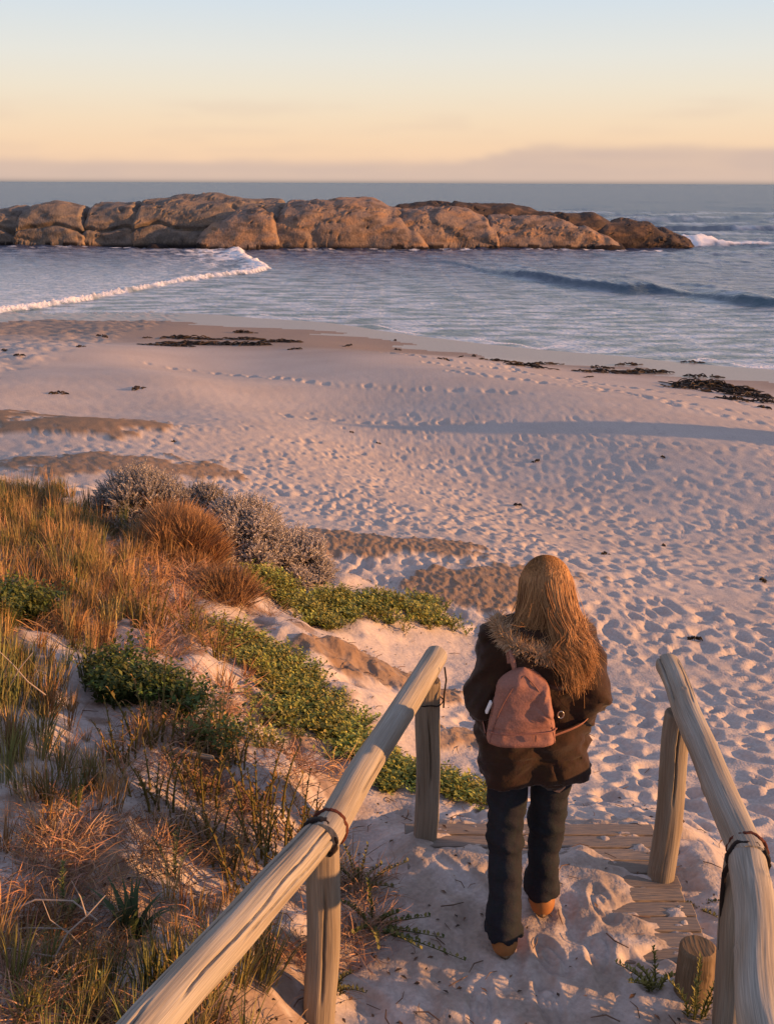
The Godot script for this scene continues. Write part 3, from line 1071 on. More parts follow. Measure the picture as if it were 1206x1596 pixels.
func build_weed() -> void:
	var shared := "dark weed scraps scattered on the beach"
	for a in [
		# x, z, half length, half width, turn, thickness, strands, label
		[-6.2, -35.7, 1.35, 0.34, 0.02, 0.10, 90, "wide raft of dark seaweed in the middle of the left-hand weed patch"],
		[-4.6, -35.5, 0.75, 0.28, 0.1, 0.10, 50, "dark seaweed heap at the right end of the left-hand weed patch"],
		[-3.8, -36.8, 0.8, 0.2, -0.15, 0.08, 40, "slanting strip of dark seaweed behind the left-hand weed patch"],
		[-7.0, -37.4, 0.95, 0.2, 0.05, 0.09, 45, "long thin strip of seaweed at the back of the left-hand patch"],
		[-7.2, -34.8, 0.8, 0.16, 0.05, 0.07, 36, "flat seaweed strand along the front edge of the left-hand patch"],
		[-5.6, -41.6, 0.42, 0.13, -0.25, 0.10, 44, "lone dark seaweed scrap nearest the surf behind the left-hand patch"],
		[-5.1, -37.6, 0.9, 0.16, -0.08, 0.07, 36, "dark seaweed strip just behind the middle raft"],
		[9.3, -30.1, 1.0, 0.55, 0.35, 0.28, 150, "biggest heap of dark kelp, humped, on the right of the beach"],
		[9.6, -28.6, 0.75, 0.3, 0.4, 0.14, 60, "dark kelp tongue trailing off the front of the biggest heap"],
		[8.4, -29.4, 0.55, 0.22, 0.3, 0.10, 34, "dark kelp scrap at the left foot of the biggest heap"],
		[8.15, -33.6, 0.8, 0.3, -0.2, 0.10, 50, "dark kelp mat just left of and behind the biggest heap"],
		[7.2, -33.2, 0.6, 0.2, 0.1, 0.09, 34, "narrow dark kelp mat second left of the biggest heap"],
		[6.3, -32.8, 0.5, 0.18, -0.1, 0.07, 26, "kelp strands at the top edge of the sunlit berm"],
		[7.0, -34.4, 0.35, 0.15, 0.2, 0.08, 18, "small kelp tuft on the wet sand behind the berm strands"],
		[8.1, -35.6, 0.45, 0.15, -0.3, 0.08, 20, "small kelp tuft nearest the water on the right"],
		[4.3, -32.5, 0.65, 0.22, 0.1, 0.10, 34, "dark kelp clump at the left end of the sunlit berm"],
		[5.2, -34.9, 0.5, 0.16, -0.35, 0.07, 24, "slanting kelp strand behind the berm's left end"],
		[3.6, -34.6, 0.6, 0.13, -0.3, 0.06, 24, "thin slanting kelp line on wet sand mid beach"],
		[8.9, -26.7, 0.5, 0.18, 0.25, 0.08, 26, "kelp scrap lying out on the sunlit berm"],
		[9.9, -27.0, 0.4, 0.2, 0.1, 0.12, 26, "dark kelp scrap at the right picture edge of the berm"],
		[9.9, -33.0, 0.5, 0.16, 0.0, 0.08, 24, "kelp strand behind the biggest heap"],
		[10.6, -37.0, 0.4, 0.12, 0.0, 0.06, 14, "faint kelp strand at the water's edge far right"],
	]:
		var s := weed(a[0], a[1], a[2] * (1.1 if a[0] > 0.0 else 0.95), a[3] * (1.0 if a[0] > 0.0 else 0.8), a[4], a[5] * (0.9 if a[6] > 120 else 1.3), int(a[6] * (1.1 if a[0] > 0.0 else 1.2)), int(a[0] * 100.0) + 5000)
		var o := obj("seaweed_clump", s.mesh(), mats.weed)
		o.position = Vector3(a[0], ground(a[0], a[1]), a[1])
		tag(o, a[7], "seaweed", "dark kelp along the tide line")
	var first: MeshInstance3D = null
	var k := 0
	for q in [[-9.97, -37.3], [-8.4, -37.3], [-9.36, -32.3], [-11.3, -31.2], [-10.2, -29.2], [-3.0, -33.8], [-1.4, -36.6], [0.3, -41.1], [0.4, -37.5], [1.7, -31.8], [-7.1, -22.7], [-5.6, -23.5], [9.1, -25.3], [10.0, -30.5], [5.9, -31.0], [2.3, -33.6], [3.0, -36.6]]:
		var o: MeshInstance3D
		if first == null:
			first = obj("weed_scrap", weed(q[0], q[1], 0.26, 0.09, 0.1, 0.05, 12, 77).mesh(), mats.weed)
			o = first
		else:
			o = first.duplicate()
			o.name = numbered("weed_scrap")
			add_child(o, true)
			o.rotation.y = k * 0.7
			o.scale = Vector3.ONE * (0.75 + 0.07 * (k % 7))
		o.position = Vector3(q[0], ground(q[0], q[1]), q[1])
		tag(o, "small dark weed scrap lying alone on the pale sand", "seaweed", shared)
		k += 1
	k = 0
	for q in [[-0.68, -20.08], [-3.45, -16.73], [4.64, -17.35], [2.84, -9.02], [2.58, -17.79], [3.55, -12.83], [-0.15, -19.2], [2.6, -11.9], [4.2, -11.1], [1.9, -14.9], [2.3, -7.6]]:
		var o: MeshInstance3D = first.duplicate()
		o.name = numbered("dry_weed_tuft")
		add_child(o, true)
		o.mesh = first.mesh
		o.scale = Vector3(0.35, 0.8, 0.5) * (0.6 + 0.1 * (k % 5))
		o.rotation.y = k
		o.position = Vector3(q[0], top_at(q[0], q[1]) - 0.01, q[1])
		tag(o, "thumb-sized dark weed tuft dropped among the footprints", "seaweed", "weed tufts among the footprints")
		k += 1


# ---------------------------------------------------------------- timber
func log_shape(a: Vector3, b: Vector3, ra: float, rb: float, rng: int, square := 0.0, cracks := 5, around := 120, round_end := 0.35) -> Shape:
	var r := RandomNumberGenerator.new()
	r.seed = rng
	var s := Shape.new()
	var d := b - a
	var l := d.length()
	d /= l
	var side := d.cross(Vector3.UP if absf(d.y) < 0.9 else Vector3.FORWARD).normalized()
	var up := side.cross(d).normalized()
	var list := []
	for i in cracks:
		var v0 := r.randf_range(-0.1, 0.75) * l
		list.append([r.randf() * TAU, v0, v0 + r.randf_range(0.25, 0.6) * l, r.randf_range(0.0022, 0.0042), r.randf_range(0.008, 0.018), r.randf_range(-0.25, 0.25)])
	var knots := []
	for i in 3:
		knots.append([r.randf() * TAU, r.randf() * l])
	var nv := maxi(int(l / 0.009), 12)
	var p := PackedVector3Array()
	var c := PackedColorArray()
	var t := PackedVector2Array()
	for j in nv + 1:
		var v := l * j / nv
		var bend := 0.010 * na.get_noise_2d(v * 1.1, rng)
		for i in around + 1:
			var th := TAU * i / around
			var rad := lerpf(ra, rb, v / l)
			var ct := cos(th)
			var st := sin(th)
			if square > 0.0:
				rad *= lerpf(1.0, 0.9 / maxf(maxf(absf(ct), absf(st)), 0.76), square)
			var w := na.get_noise_3d(ct * 0.9 + rng, st * 0.9, v * 2.0)
			rad *= 1.0 + 0.03 * w
			var fib := nb.get_noise_3d(ct * 7.0, st * 7.0 + rng, v * 1.5)
			rad += 0.0016 * fib
			for k in list:
				if v > k[1] and v < k[2]:
					var m := smoothstep(k[1], k[1] + 0.1, v) * smoothstep(k[2], k[2] - 0.15, v)
					var mid: float = k[0] + k[5] * (v - k[1]) + 0.06 * na.get_noise_2d(v * 2.2, k[0] * 9.0) + 0.012 * na.get_noise_2d(v * 14.0, k[0] * 5.0)
					var off := absf(wrapf(th - mid, -PI, PI)) * rad
					if off < k[3] * 2.5:
						rad -= k[4] * m * smoothstep(k[3] * 1.6, k[3] * 0.2, off)
			for k in knots:
				var off2: float = pow(wrapf(th - k[0], -PI, PI) * rad, 2.0) + pow(v - k[1], 2.0)
				rad += 0.006 * exp(-off2 / 0.0005) - 0.006 * exp(-off2 / 0.00006)
			var e := minf(v, l - v)
			if e < 0.012:
				rad -= 0.012 * round_end * pow(1.0 - e / 0.012, 2.0)
			var q := a + d * v + side * bend
			p.append(q + (side * ct + up * st) * rad)
			var tone := 0.88 + 0.12 * w + 0.16 * fib
			c.append(Color(tone, tone * (0.98 + 0.05 * w), tone * (0.95 + 0.1 * w)))
			t.append(Vector2(float(i) / around, v))
	s.grid(p, c, t, around + 1, nv + 1)
	for e in 2:                                                # end grain
		var row := 0 if e == 0 else nv
		var mid := s.v(a if e == 0 else b, -d if e == 0 else d, Color(0.8, 0.76, 0.7), Vector2(0.5, 0.5))
		var first := s.pos.size()
		for i in around + 1:
			s.v(s.pos[row * (around + 1) + i], -d if e == 0 else d, Color(0.8, 0.76, 0.7), Vector2(0.5 + 0.03 * cos(TAU * i / around), 0.5 + 0.05 * sin(TAU * i / around)))
		for i in around:
			if e == 0:
				s.idx.append_array(PackedInt32Array([mid, first + i + 1, first + i]))
			else:
				s.idx.append_array(PackedInt32Array([mid, first + i, first + i + 1]))
	# the winding of the sides must agree with the way out
	var k := s.idx
	var n := (s.pos[k[2]] - s.pos[k[0]]).cross(s.pos[k[1]] - s.pos[k[0]])
	if n.dot(s.pos[k[0]] - a) < 0.0:
		for i in range(0, (around * nv) * 6, 3):
			var w := s.idx[i + 1]
			s.idx[i + 1] = s.idx[i + 2]
			s.idx[i + 2] = w
		for i in (around + 1) * (nv + 1):
			s.nrm[i] = -s.nrm[i]
	for j in nv + 1:                                          # close the seam in the shading
		var x := j * (around + 1)
		var m := (s.nrm[x] + s.nrm[x + around]).normalized()
		s.nrm[x] = m
		s.nrm[x + around] = m
	return s


func band(mid: Vector3, along_: Vector3, rad: float, wide: float, rng: int) -> Shape:   # a worn strap bound round a log
	var s := Shape.new()
	var d := along_.normalized()
	var side := d.cross(Vector3.UP).normalized()
	var up := side.cross(d)
	var p := PackedVector3Array()
	var c := PackedColorArray()
	var t := PackedVector2Array()
	var n := 56
	var prof := [[-0.5, -0.004], [-0.5, 0.004], [-0.36, 0.0075], [0.36, 0.0075], [0.5, 0.004], [0.5, -0.004]]
	for j in prof.size():
		for i in n + 1:
			var th := TAU * i / n
			var w := 0.006 * na.get_noise_2d(cos(th) * 2.0 + rng, sin(th) * 2.0)
			p.append(mid + d * (prof[j][0] * wide + w) + (side * cos(th) + up * sin(th)) * (rad + prof[j][1] + 0.002 * na.get_noise_2d(th * 3.0, rng)))
			c.append(Color.WHITE)
			t.append(Vector2(th, prof[j][0]))
	s.grid(p, c, t, n + 1, prof.size())
	return s


func build_handrails() -> void:
	var joint := Vector3(-0.226, 3.865, -3.12)
	var l := thing("wooden_handrail", "weathered log handrail left of the woman, sunlit along its top", "handrail", Vector3(0.0, 3.05, -3.7), "log handrails beside the path")
	var at := l.position
	obj("rail", log_shape(Vector3(-0.91, 4.36, -0.86) - at, joint + Vector3(0.012, -0.012, -0.03) - at, 0.061, 0.060, 301, 0.0, 7).mesh(), mats.rail, l)
	obj("rail", log_shape(joint + Vector3(0.008, 0.012, 0.02) - at, Vector3(0.235, 3.865, -4.58) - at, 0.057, 0.054, 302, 0.0, 5).mesh(), mats.rail, l)
	obj("post", log_shape(Vector3(-0.245, 2.85, -3.10) - at, Vector3(-0.215, 3.82, -3.13) - at, 0.060, 0.060, 303, 0.25, 4).mesh(), mats.post, l)
	obj("post", log_shape(Vector3(0.185, 2.75, -4.36) - at, Vector3(0.200, 3.825, -4.40) - at, 0.058, 0.060, 304, 0.45, 4).mesh(), mats.post, l)
	var dir := (joint - Vector3(-0.91, 4.36, -0.86))
	obj("strap", band(joint + Vector3(0.002, 0.002, 0.005) - at, dir, 0.0635, 0.03, 5).mesh(), mats.strap, l)
	obj("strap", band(joint + Vector3(0.032, 0.004, -0.05) - at, dir + Vector3(0.2, 0, -0.2), 0.0605, 0.018, 9).mesh(), mats.rust, l)
	var wire := Shape.new()
	wire.tube(PackedVector3Array([Vector3(0.255, 3.93, -4.40), Vector3(0.262, 3.88, -4.37), Vector3(0.252, 3.82, -4.34), Vector3(0.25, 3.76, -4.33)]), PackedFloat32Array([0.004, 0.004, 0.004, 0.004]), 6, Color.WHITE, Color.WHITE)
	var ring := PackedVector3Array()
	var rr := PackedFloat32Array()
	for i in 33:
		ring.append(Vector3(0.189 + 0.064 * cos(TAU * i / 32.0), 3.765 + 0.004 * sin(i), -4.396 + 0.064 * sin(TAU * i / 32.0)))
		rr.append(0.003)
	wire.tube(ring, rr, 6, Color.WHITE, Color.WHITE)
	var wo := obj("binding_wire", wire.mesh(), mats.strap, l)
	wo.position = Vector3(0.01, -0.04, 0) - at
	joint = Vector3(1.20, 3.855, -3.02)
	var r := thing("wooden_handrail", "grey log handrail on the right of the path, strapped over its nearer post", "handrail", Vector3(1.2, 3.05, -3.7), "log handrails beside the path")
	at = r.position
	obj("rail", log_shape(Vector3(0.56, 4.28, -0.90) - at, joint + Vector3(0.012, -0.012, -0.03) - at, 0.060, 0.062, 311, 0.0, 6).mesh(), mats.rail, r)
	obj("rail", log_shape(joint + Vector3(0.0, 0.014, 0.02) - at, Vector3(1.305, 3.865, -4.50) - at, 0.058, 0.056, 312, 0.0, 5).mesh(), mats.rail, r)
	obj("post", log_shape(Vector3(1.245, 2.85, -3.06) - at, Vector3(1.205, 3.815, -3.08) - at, 0.058, 0.056, 313, 0.25, 4).mesh(), mats.post, r)
	obj("post", log_shape(Vector3(1.232, 2.75, -4.06) - at, Vector3(1.265, 3.825, -4.10) - at, 0.060, 0.058, 314, 0.1, 4).mesh(), mats.post, r)
	dir = joint - Vector3(0.56, 4.28, -0.90)
	obj("strap", band(joint + Vector3(0.0, 0.0, 0.01) - at, dir, 0.0645, 0.024, 15).mesh(), mats.strap, r)
	obj("strap", band(joint + Vector3(0.012, 0.006, -0.035) - at, dir + Vector3(0.1, 0, -0.3), 0.0615, 0.018, 19).mesh(), mats.rust, r)
	var tail := Shape.new()
	tail.tube(PackedVector3Array([Vector3(1.128, 3.90, -3.00), Vector3(1.122, 3.84, -3.03), Vector3(1.134, 3.74, -3.06), Vector3(1.146, 3.62, -3.07), Vector3(1.15, 3.50, -3.065)]), PackedFloat32Array([0.009, 0.009, 0.008, 0.008, 0.007]), 6, Color.WHITE, Color.WHITE)
	var to := obj("strap_end", tail.mesh(), mats.strap, r)
	to.position = Vector3(0.012, -0.045, 0) - at
	# the sawn stump by the nearer right post
	var st := thing("wooden_stump", "short sawn-off round post beside the nearer right-hand rail post", "stump", Vector3(1.175, 3.0, -3.32))
	obj("trunk", log_shape(Vector3(0, -0.12, 0), Vector3(0.0, 0.26, 0.0), 0.073, 0.069, 321, 0.0, 6, 120, 0.8).mesh(), mats.stump, st)


func build_boardwalk() -> void:
	var b := thing("boardwalk", "sand-strewn boardwalk of narrow grey planks under the woman's feet", "boardwalk", Vector3(0.75, 3.0, -3.8))
	var kinds := []
	for k in 4:
		var s := Shape.new()
		s.box(Vector3.ZERO, Vector3(1.2, 0.034, 0.088), [Color(0.86, 0.84, 0.82), Color(1.0, 0.97, 0.94), Color(0.78, 0.75, 0.72), Color(0.92, 0.88, 0.82)][k], 0.004)
		for i in s.uv.size():
			s.uv[i] = Vector2(s.pos[i].z * 2.4 + k * 0.37, s.pos[i].x + k * 0.7)
		kinds.append(s.mesh())
	var r := RandomNumberGenerator.new()
	r.seed = 12
	for k in 13:
		var o := obj("plank", kinds[(k * 7 + k / 3) % 4], mats.plank, b)
		var z := -3.26 - k * 0.097
		o.position = Vector3(0.69 - 0.05 * (z + 4.4) * -1.0 + r.randf_range(-0.012, 0.012), 3.004 + r.randf_range(-0.003, 0.004), z) - b.position
		o.rotation = Vector3(r.randf_range(-0.02, 0.02), r.randf_range(-0.008, 0.008), r.randf_range(-0.003, 0.003))
	for x in [0.22, 1.16]:
		var s := Shape.new()
		s.box(Vector3.ZERO, Vector3(0.07, 0.10, 1.36), Color(0.7, 0.66, 0.6))
		var o := obj("bearer", s.mesh(), mats.plank, b)
		o.position = Vector3(x, 2.936, -3.85) - b.position


# ---------------------------------------------------------------- plants
func tuft(rng: int, blades: int, low: float, high: float, spread: float, w: float, root: Color, tip: Color, droop := 0.5) -> Mesh:
	var r := RandomNumberGenerator.new()
	r.seed = rng
	var s := Shape.new()
	for i in blades:
		var a := r.randf() * TAU
		var h := r.randf_range(low, high)
		var out := r.randf_range(0.05, 1.0) * spread
		var d := Vector3(cos(a), 0, sin(a))
		var side := Vector3(-d.z, 0, d.x) * r.randf_range(-0.25, 0.25)
		var at := d * r.randf() * 0.05 - Vector3(0, 0.02, 0)
		var v := r.randf()                                # each blade has one colour of its own
		s.blade(at, at + Vector3(0, h * (1.0 - 0.35 * droop * out / spread), 0) + (d + side) * out * h, Vector3(0, h * 0.22 * droop, 0) - d * out * h * 0.12, w * r.randf_range(0.7, 1.3), root.lerp(tip, v), root.lerp(tip, v), 5, Vector3(cos(a * 3.0), 0.3, sin(a * 3.0)))
	return s.mesh()


func tangle(rng: int, strands: int, size: float, w: float, root: Color, tip: Color) -> Mesh:
	var r := RandomNumberGenerator.new()
	r.seed = rng
	var s := Shape.new()
	for i in strands:
		var a := r.randf() * TAU
		var p := Vector3(r.randf_range(-0.5, 0.5), 0, r.randf_range(-0.5, 0.5)) * size * 0.6
		var q := p + Vector3(cos(a), r.randf_range(-0.1, 0.7), sin(a)) * size * r.randf_range(0.5, 1.1)
		var v := r.randf()
		s.blade(p, q, Vector3(r.randf_range(-0.2, 0.2), r.randf_range(0.05, 0.4), r.randf_range(-0.2, 0.2)) * size, w, root.lerp(tip, v), root.lerp(tip, v), 6, Vector3(r.randf() - 0.5, r.randf() - 0.5, r.randf() - 0.5))
	return s.mesh()


func sprig(rng: int, stems: int, leaves: int, rise: float, reach: float, ll: float, lw: float, c0: Color, c1: Color) -> Mesh:
	var r := RandomNumberGenerator.new()
	r.seed = rng
	var s := Shape.new()
	for i in stems:
		var a := TAU * i / stems + r.randf_range(-0.5, 0.5)
		var d := Vector3(cos(a), 0, sin(a))
		var h := rise * r.randf_range(0.6, 1.2)
		var l := reach * r.randf_range(0.4, 1.1)
		s.blade(Vector3.ZERO, d * l + Vector3(0, h, 0), Vector3(0, h * 0.2, 0), 0.0022, c0, c0, 3)
		for k in leaves:
			var t := (k + 1.0) / leaves
			var p := d * l * t + Vector3(0, h * (t + 0.8 * t * (1.0 - t)), 0)
			var b := a + k * 2.4 + r.randf_range(-0.4, 0.4)
			var dir := (Vector3(cos(b), r.randf_range(0.15, 0.9), sin(b)) + d * 0.4).normalized()
			var c := c0.lerp(c1, r.randf())
			s.leaf(p, dir, Vector3.UP, ll * r.randf_range(0.7, 1.2), lw, c)
	return s.mesh()


func plume(rng: int, h: float, leaves: int, ll: float, lw: float, lean: Vector3, c0: Color, c1: Color, s: Shape = null, at := Vector3.ZERO) -> Shape:
	var r := RandomNumberGenerator.new()
	r.seed = rng
	if s == null:
		s = Shape.new()
	var path := PackedVector3Array()
	var rad := PackedFloat32Array()
	for i in 6:
		var t := i / 5.0
		path.append(at + Vector3(0, h * t, 0) + lean * t * t)
		rad.append(0.004 * (1.0 - 0.7 * t))
	s.tube(path, rad, 5, c0, c0)
	for k in leaves:
		var t := (k + 1.0) / leaves
		var p := at + Vector3(0, h * t, 0) + lean * t * t
		var b := k * 2.4 + r.randf_range(-0.3, 0.3)
		var dir := Vector3(cos(b), r.randf_range(0.5, 1.1) + t * 0.8, sin(b)).normalized()
		s.leaf(p, dir, Vector3.UP, ll * r.randf_range(0.7, 1.2) * (1.0 - 0.4 * t), lw, c0.lerp(c1, r.randf()))
	return s


func scatter(zones: Array, per_m2: float, lo: float, hi: float, rng: int, out: Array, tints: Array, sink := 0.0, upright := 0.6) -> void:
	var r := RandomNumberGenerator.new()
	r.seed = rng
	for q in zones:
		var n := int(PI * q[2] * q[3] * per_m2 * (q[4] if q.size() > 4 else 1.0))
		for i in n:
			var a := r.randf() * TAU
			var d := sqrt(r.randf())
			var edge := 0.85 + 0.5 * na.get_noise_2d(cos(a) * 1.5 + q[0] * 3.0, sin(a) * 1.5 + q[1] * 3.0)
			var x: float = q[0] + cos(a) * d * q[2] * edge
			var z: float = q[1] + sin(a) * d * q[3] * edge
			if x > 0.12 and x < 1.3 and z > -4.6:
				continue
			var y := top_at(x, z)
			var g := Vector3(ground(x - 0.15, z) - ground(x + 0.15, z), 0.3, ground(x, z - 0.15) - ground(x, z + 0.15)).normalized()
			var up := g.lerp(Vector3.UP, upright).normalized()
			var b := Basis(Quaternion(Vector3.UP, up)) * Basis(Vector3.UP, r.randf() * TAU)
			var s := r.randf_range(lo, hi)
			out.append(Transform3D(b.scaled(Vector3(s, s * r.randf_range(0.8, 1.2), s)), Vector3(x, y - sink, z)))
			var v := r.randf_range(0.55, 1.4)
			tints.append(Color(v * r.randf_range(0.85, 1.15), v * r.randf_range(0.9, 1.1), v * r.randf_range(0.8, 1.15)))


func split(called: String, meshes: Array, mat: Material, zones: Array, per_m2: float, lo: float, hi: float, rng: int, label: String, category: String, sink := 0.0, upright := 0.6) -> void:
	# ground cover nobody could count: one object, its variants as parts
	var root := thing(called, label, category)
	root.set_meta("kind", "stuff")
	for k in meshes.size():
		var places := []
		var tints := []
		scatter(zones, per_m2 / meshes.size(), lo, hi, rng + k, places, tints, sink, upright)
		copies("blades" if category == "grass" else "leaves", meshes[k], mat, places, tints, root)


func build_cover() -> void:
	var straw0 := Color(0.26, 0.155, 0.07)
	var straw1 := Color(0.47, 0.315, 0.15)
	var dry := [tuft(1, 26, 0.16, 0.36, 0.55, 0.0028, straw0, straw1), tuft(2, 24, 0.2, 0.42, 0.4, 0.0026, straw0, Color(0.36, 0.22, 0.10)), tuft(3, 30, 0.1, 0.26, 0.8, 0.0028, straw0, Color(0.36, 0.19, 0.075))]
	split("dry_grass", dry, mats.dead, [
		[-3.5, -9.3, 0.8, 0.8], [-3.0, -8.4, 0.8, 0.7], [-2.4, -7.5, 0.65, 0.7], [-2.0, -6.8, 0.5, 0.6, 1.2], [-1.75, -6.35, 0.4, 0.45, 1.2], [-2.5, -6.4, 0.5, 0.6, 0.8],
		[-2.1, -5.35, 0.35, 0.3], [-1.8, -5.75, 0.35, 0.35], [-4.2, -8.6, 0.8, 1.2], [-3.4, -7.2, 0.7, 0.9], [-1.75, -4.75, 0.3, 0.3], [-1.62, -4.2, 0.22, 0.3], [-1.45, -3.75, 0.25, 0.3],
		[-1.4, -6.0, 0.25, 0.3, 0.5], [-0.6, -3.0, 0.22, 0.2, 0.8], [-1.15, -3.0, 0.4, 0.3, 0.7], [-0.62, -4.0, 0.25, 0.2, 0.6], [-2.6, -4.6, 0.6, 0.9], [-1.0, -4.85, 0.3, 0.25, 0.3], [-1.35, -4.5, 0.3, 0.3, 0.5], [-1.2, -4.0, 0.25, 0.25, 0.4], [-0.85, -5.7, 0.2, 0.2, 0.4], [-0.7, -3.45, 0.25, 0.25, 0.7], [3.4, -1.8, 1.0, 0.6], [2.5, -1.6, 0.7, 0.7],  # the last zones are unseen tufts at right, added to shade the path
	], 62.0, 0.45, 0.9, 50, "dry straw-coloured dune grass growing over the left dune, plus unseen tufts added at right for shade", "grass")
	var olive := [tuft(4, 24, 0.14, 0.34, 0.5, 0.0032, Color(0.12, 0.11, 0.04), Color(0.28, 0.22, 0.085)), tuft(5, 22, 0.2, 0.38, 0.35, 0.003, Color(0.10, 0.105, 0.04), Color(0.24, 0.205, 0.08))]
	split("green_grass", olive, mats.leaf, [
		[-2.0, -5.0, 0.4, 0.35], [-1.72, -4.5, 0.3, 0.35], [-2.9, -7.6, 0.8, 0.7, 0.4], [-2.3, -6.9, 0.5, 0.5, 0.35], [-0.5, -3.1, 0.2, 0.22], [-0.42, -3.35, 0.15, 0.15, 0.6], [-1.75, -8.4, 0.6, 0.25, 0.6], [-3.6, -9.5, 0.7, 0.6, 0.4], [-1.4, -3.9, 0.25, 0.3, 0.5], [-0.9, -2.95, 0.35, 0.2, 0.6], [-1.05, -2.72, 0.4, 0.18, 1.0], [-0.62, -2.8, 0.3, 0.2, 0.9], [-3.0, -8.6, 0.9, 0.8, 0.5], [-1.9, -6.1, 0.4, 0.4, 0.4],
	], 75.0, 0.5, 0.95, 60, "olive green grass growing among the straw on the left dune", "grass")
	var wires := [tangle(6, 34, 0.26, 0.0019, Color(0.25, 0.14, 0.08), Color(0.42, 0.25, 0.15)), tangle(7, 30, 0.2, 0.0017, Color(0.22, 0.115, 0.065), Color(0.36, 0.20, 0.115))]
	split("dead_grass", wires, mats.dead, [
		[-1.28, -3.55, 0.3, 0.38, 1.4], [-1.15, -3.15, 0.35, 0.25, 1.3], [-1.0, -3.7, 0.2, 0.2, 0.8], [-0.95, -5.35, 0.26, 0.22], [-1.3, -5.9, 0.3, 0.4, 0.5], [-1.1, -6.3, 0.4, 0.3, 0.6], [-0.14, -3.95, 0.15, 0.35, 1.1], [-0.12, -3.6, 0.13, 0.2, 0.9], [-0.62, -3.35, 0.25, 0.2, 0.9], [-1.4, -7.5, 0.5, 0.35, 0.9],
		[-1.0, -2.75, 0.45, 0.2, 1.2], [-0.6, -2.75, 0.35, 0.2, 0.9], [-1.0, -4.2, 0.35, 0.3, 0.35], [-0.5, -4.3, 0.3, 0.3, 0.3], [-0.62, -4.75, 0.35, 0.2, 0.35], [-1.2, -4.75, 0.25, 0.2, 0.5], [-0.3, -3.4, 0.15, 0.2, 0.8], [-0.8, -4.5, 0.5, 0.5, 0.45], [-0.9, -3.9, 0.4, 0.35, 0.6], [-0.5, -5.0, 0.3, 0.3, 0.4], [-1.6, -6.9, 0.5, 0.5, 0.6], [-2.5, -7.4, 0.8, 0.9, 0.5], [-3.2, -8.6, 0.9, 0.9, 0.45], [-2.0, -5.9, 0.5, 0.5, 0.5],
	], 118.0, 0.5, 1.0, 70, "tangled reddish brown dead grass lying at the dune's lower left", "grass", 0.02)
	var g0 := Color(0.16, 0.175, 0.038)
	var g1 := Color(0.34, 0.31, 0.08)
	var creep := [sprig(8, 7, 8, 0.075, 0.10, 0.030, 0.0075, g0, g1), sprig(9, 6, 9, 0.10, 0.08, 0.026, 0.0065, g0, g1), sprig(10, 8, 7, 0.06, 0.12, 0.032, 0.008, g0 * 0.8, g1 * 0.85)]
	split("green_ground_cover", creep, mats.leaf, [
		[-0.98, -6.55, 0.26, 0.3], [-0.72, -6.25, 0.3, 0.32], [-0.52, -5.95, 0.3, 0.3], [-0.34, -5.68, 0.3, 0.26], [-0.12, -5.42, 0.26, 0.22], [0.06, -5.18, 0.2, 0.2], [0.3, -5.12, 0.22, 0.2], [0.46, -4.98, 0.16, 0.16], [-0.62, -5.5, 0.2, 0.2, 0.7],
		[-0.02, -4.98, 0.1, 0.14, 0.8], [-0.68, -4.95, 0.2, 0.14, 0.4],
	], 290.0, 0.8, 1.25, 80, "bright green creeping cover running down behind the left handrail", "ground cover", 0.01)
	split("green_ground_cover", creep, mats.leaf, [
		[-0.95, -8.05, 0.3, 0.3], [-0.66, -8.0, 0.28, 0.28], [-0.4, -8.3, 0.25, 0.3], [-0.1, -8.5, 0.26, 0.25], [0.16, -8.65, 0.22, 0.2], [0.42, -8.75, 0.24, 0.18], [0.36, -9.1, 0.2, 0.14], [-0.55, -7.75, 0.2, 0.14, 0.8],
	], 280.0, 0.85, 1.3, 90, "green creeping cover on sand at the foot of the grey shrubs", "ground cover", 0.01)
	var dark := [sprig(11, 8, 10, 0.15, 0.12, 0.034, 0.009, Color(0.055, 0.080, 0.020), Color(0.125, 0.145, 0.038)), sprig(12, 7, 10, 0.18, 0.1, 0.03, 0.008, Color(0.06, 0.080, 0.022), Color(0.15, 0.155, 0.042))]
	split("dark_green_cover", dark, mats.leaf, [
		[-1.34, -5.12, 0.28, 0.2], [-1.12, -4.98, 0.22, 0.16], [-2.2, -5.85, 0.26, 0.3], [-0.84, -4.7, 0.12, 0.1, 0.7], [-1.5, -5.2, 0.16, 0.16],
	], 230.0, 0.8, 1.2, 95, "dark green leafy cover in clumps between the dune grasses", "ground cover", 0.01)
	# bits of leaf, bark and weed blown over the sand
	var flakes := []
	for v in 3:
		var s := Shape.new()
		if v < 2:
			s.leaf(Vector3.ZERO, Vector3(1, 0.15, 0).normalized(), Vector3.UP, 0.022 + 0.012 * v, 0.006, Color(0.12, 0.07, 0.04) if v else Color(0.05, 0.035, 0.025))
		else:
			s.tube(PackedVector3Array([Vector3(-0.04, 0.004, 0), Vector3(0, 0.012, 0.012), Vector3(0.045, 0.004, 0.004)]), PackedFloat32Array([0.002, 0.0025, 0.0015]), 5, Color(0.11, 0.07, 0.045), Color(0.16, 0.10, 0.07))
		flakes.append(s.mesh())
	var litter := thing("sand_litter", "dark flecks of leaf and twig strewn over the path and the dune sand", "litter")
	litter.set_meta("kind", "stuff")
	var r := RandomNumberGenerator.new()
	r.seed = 99
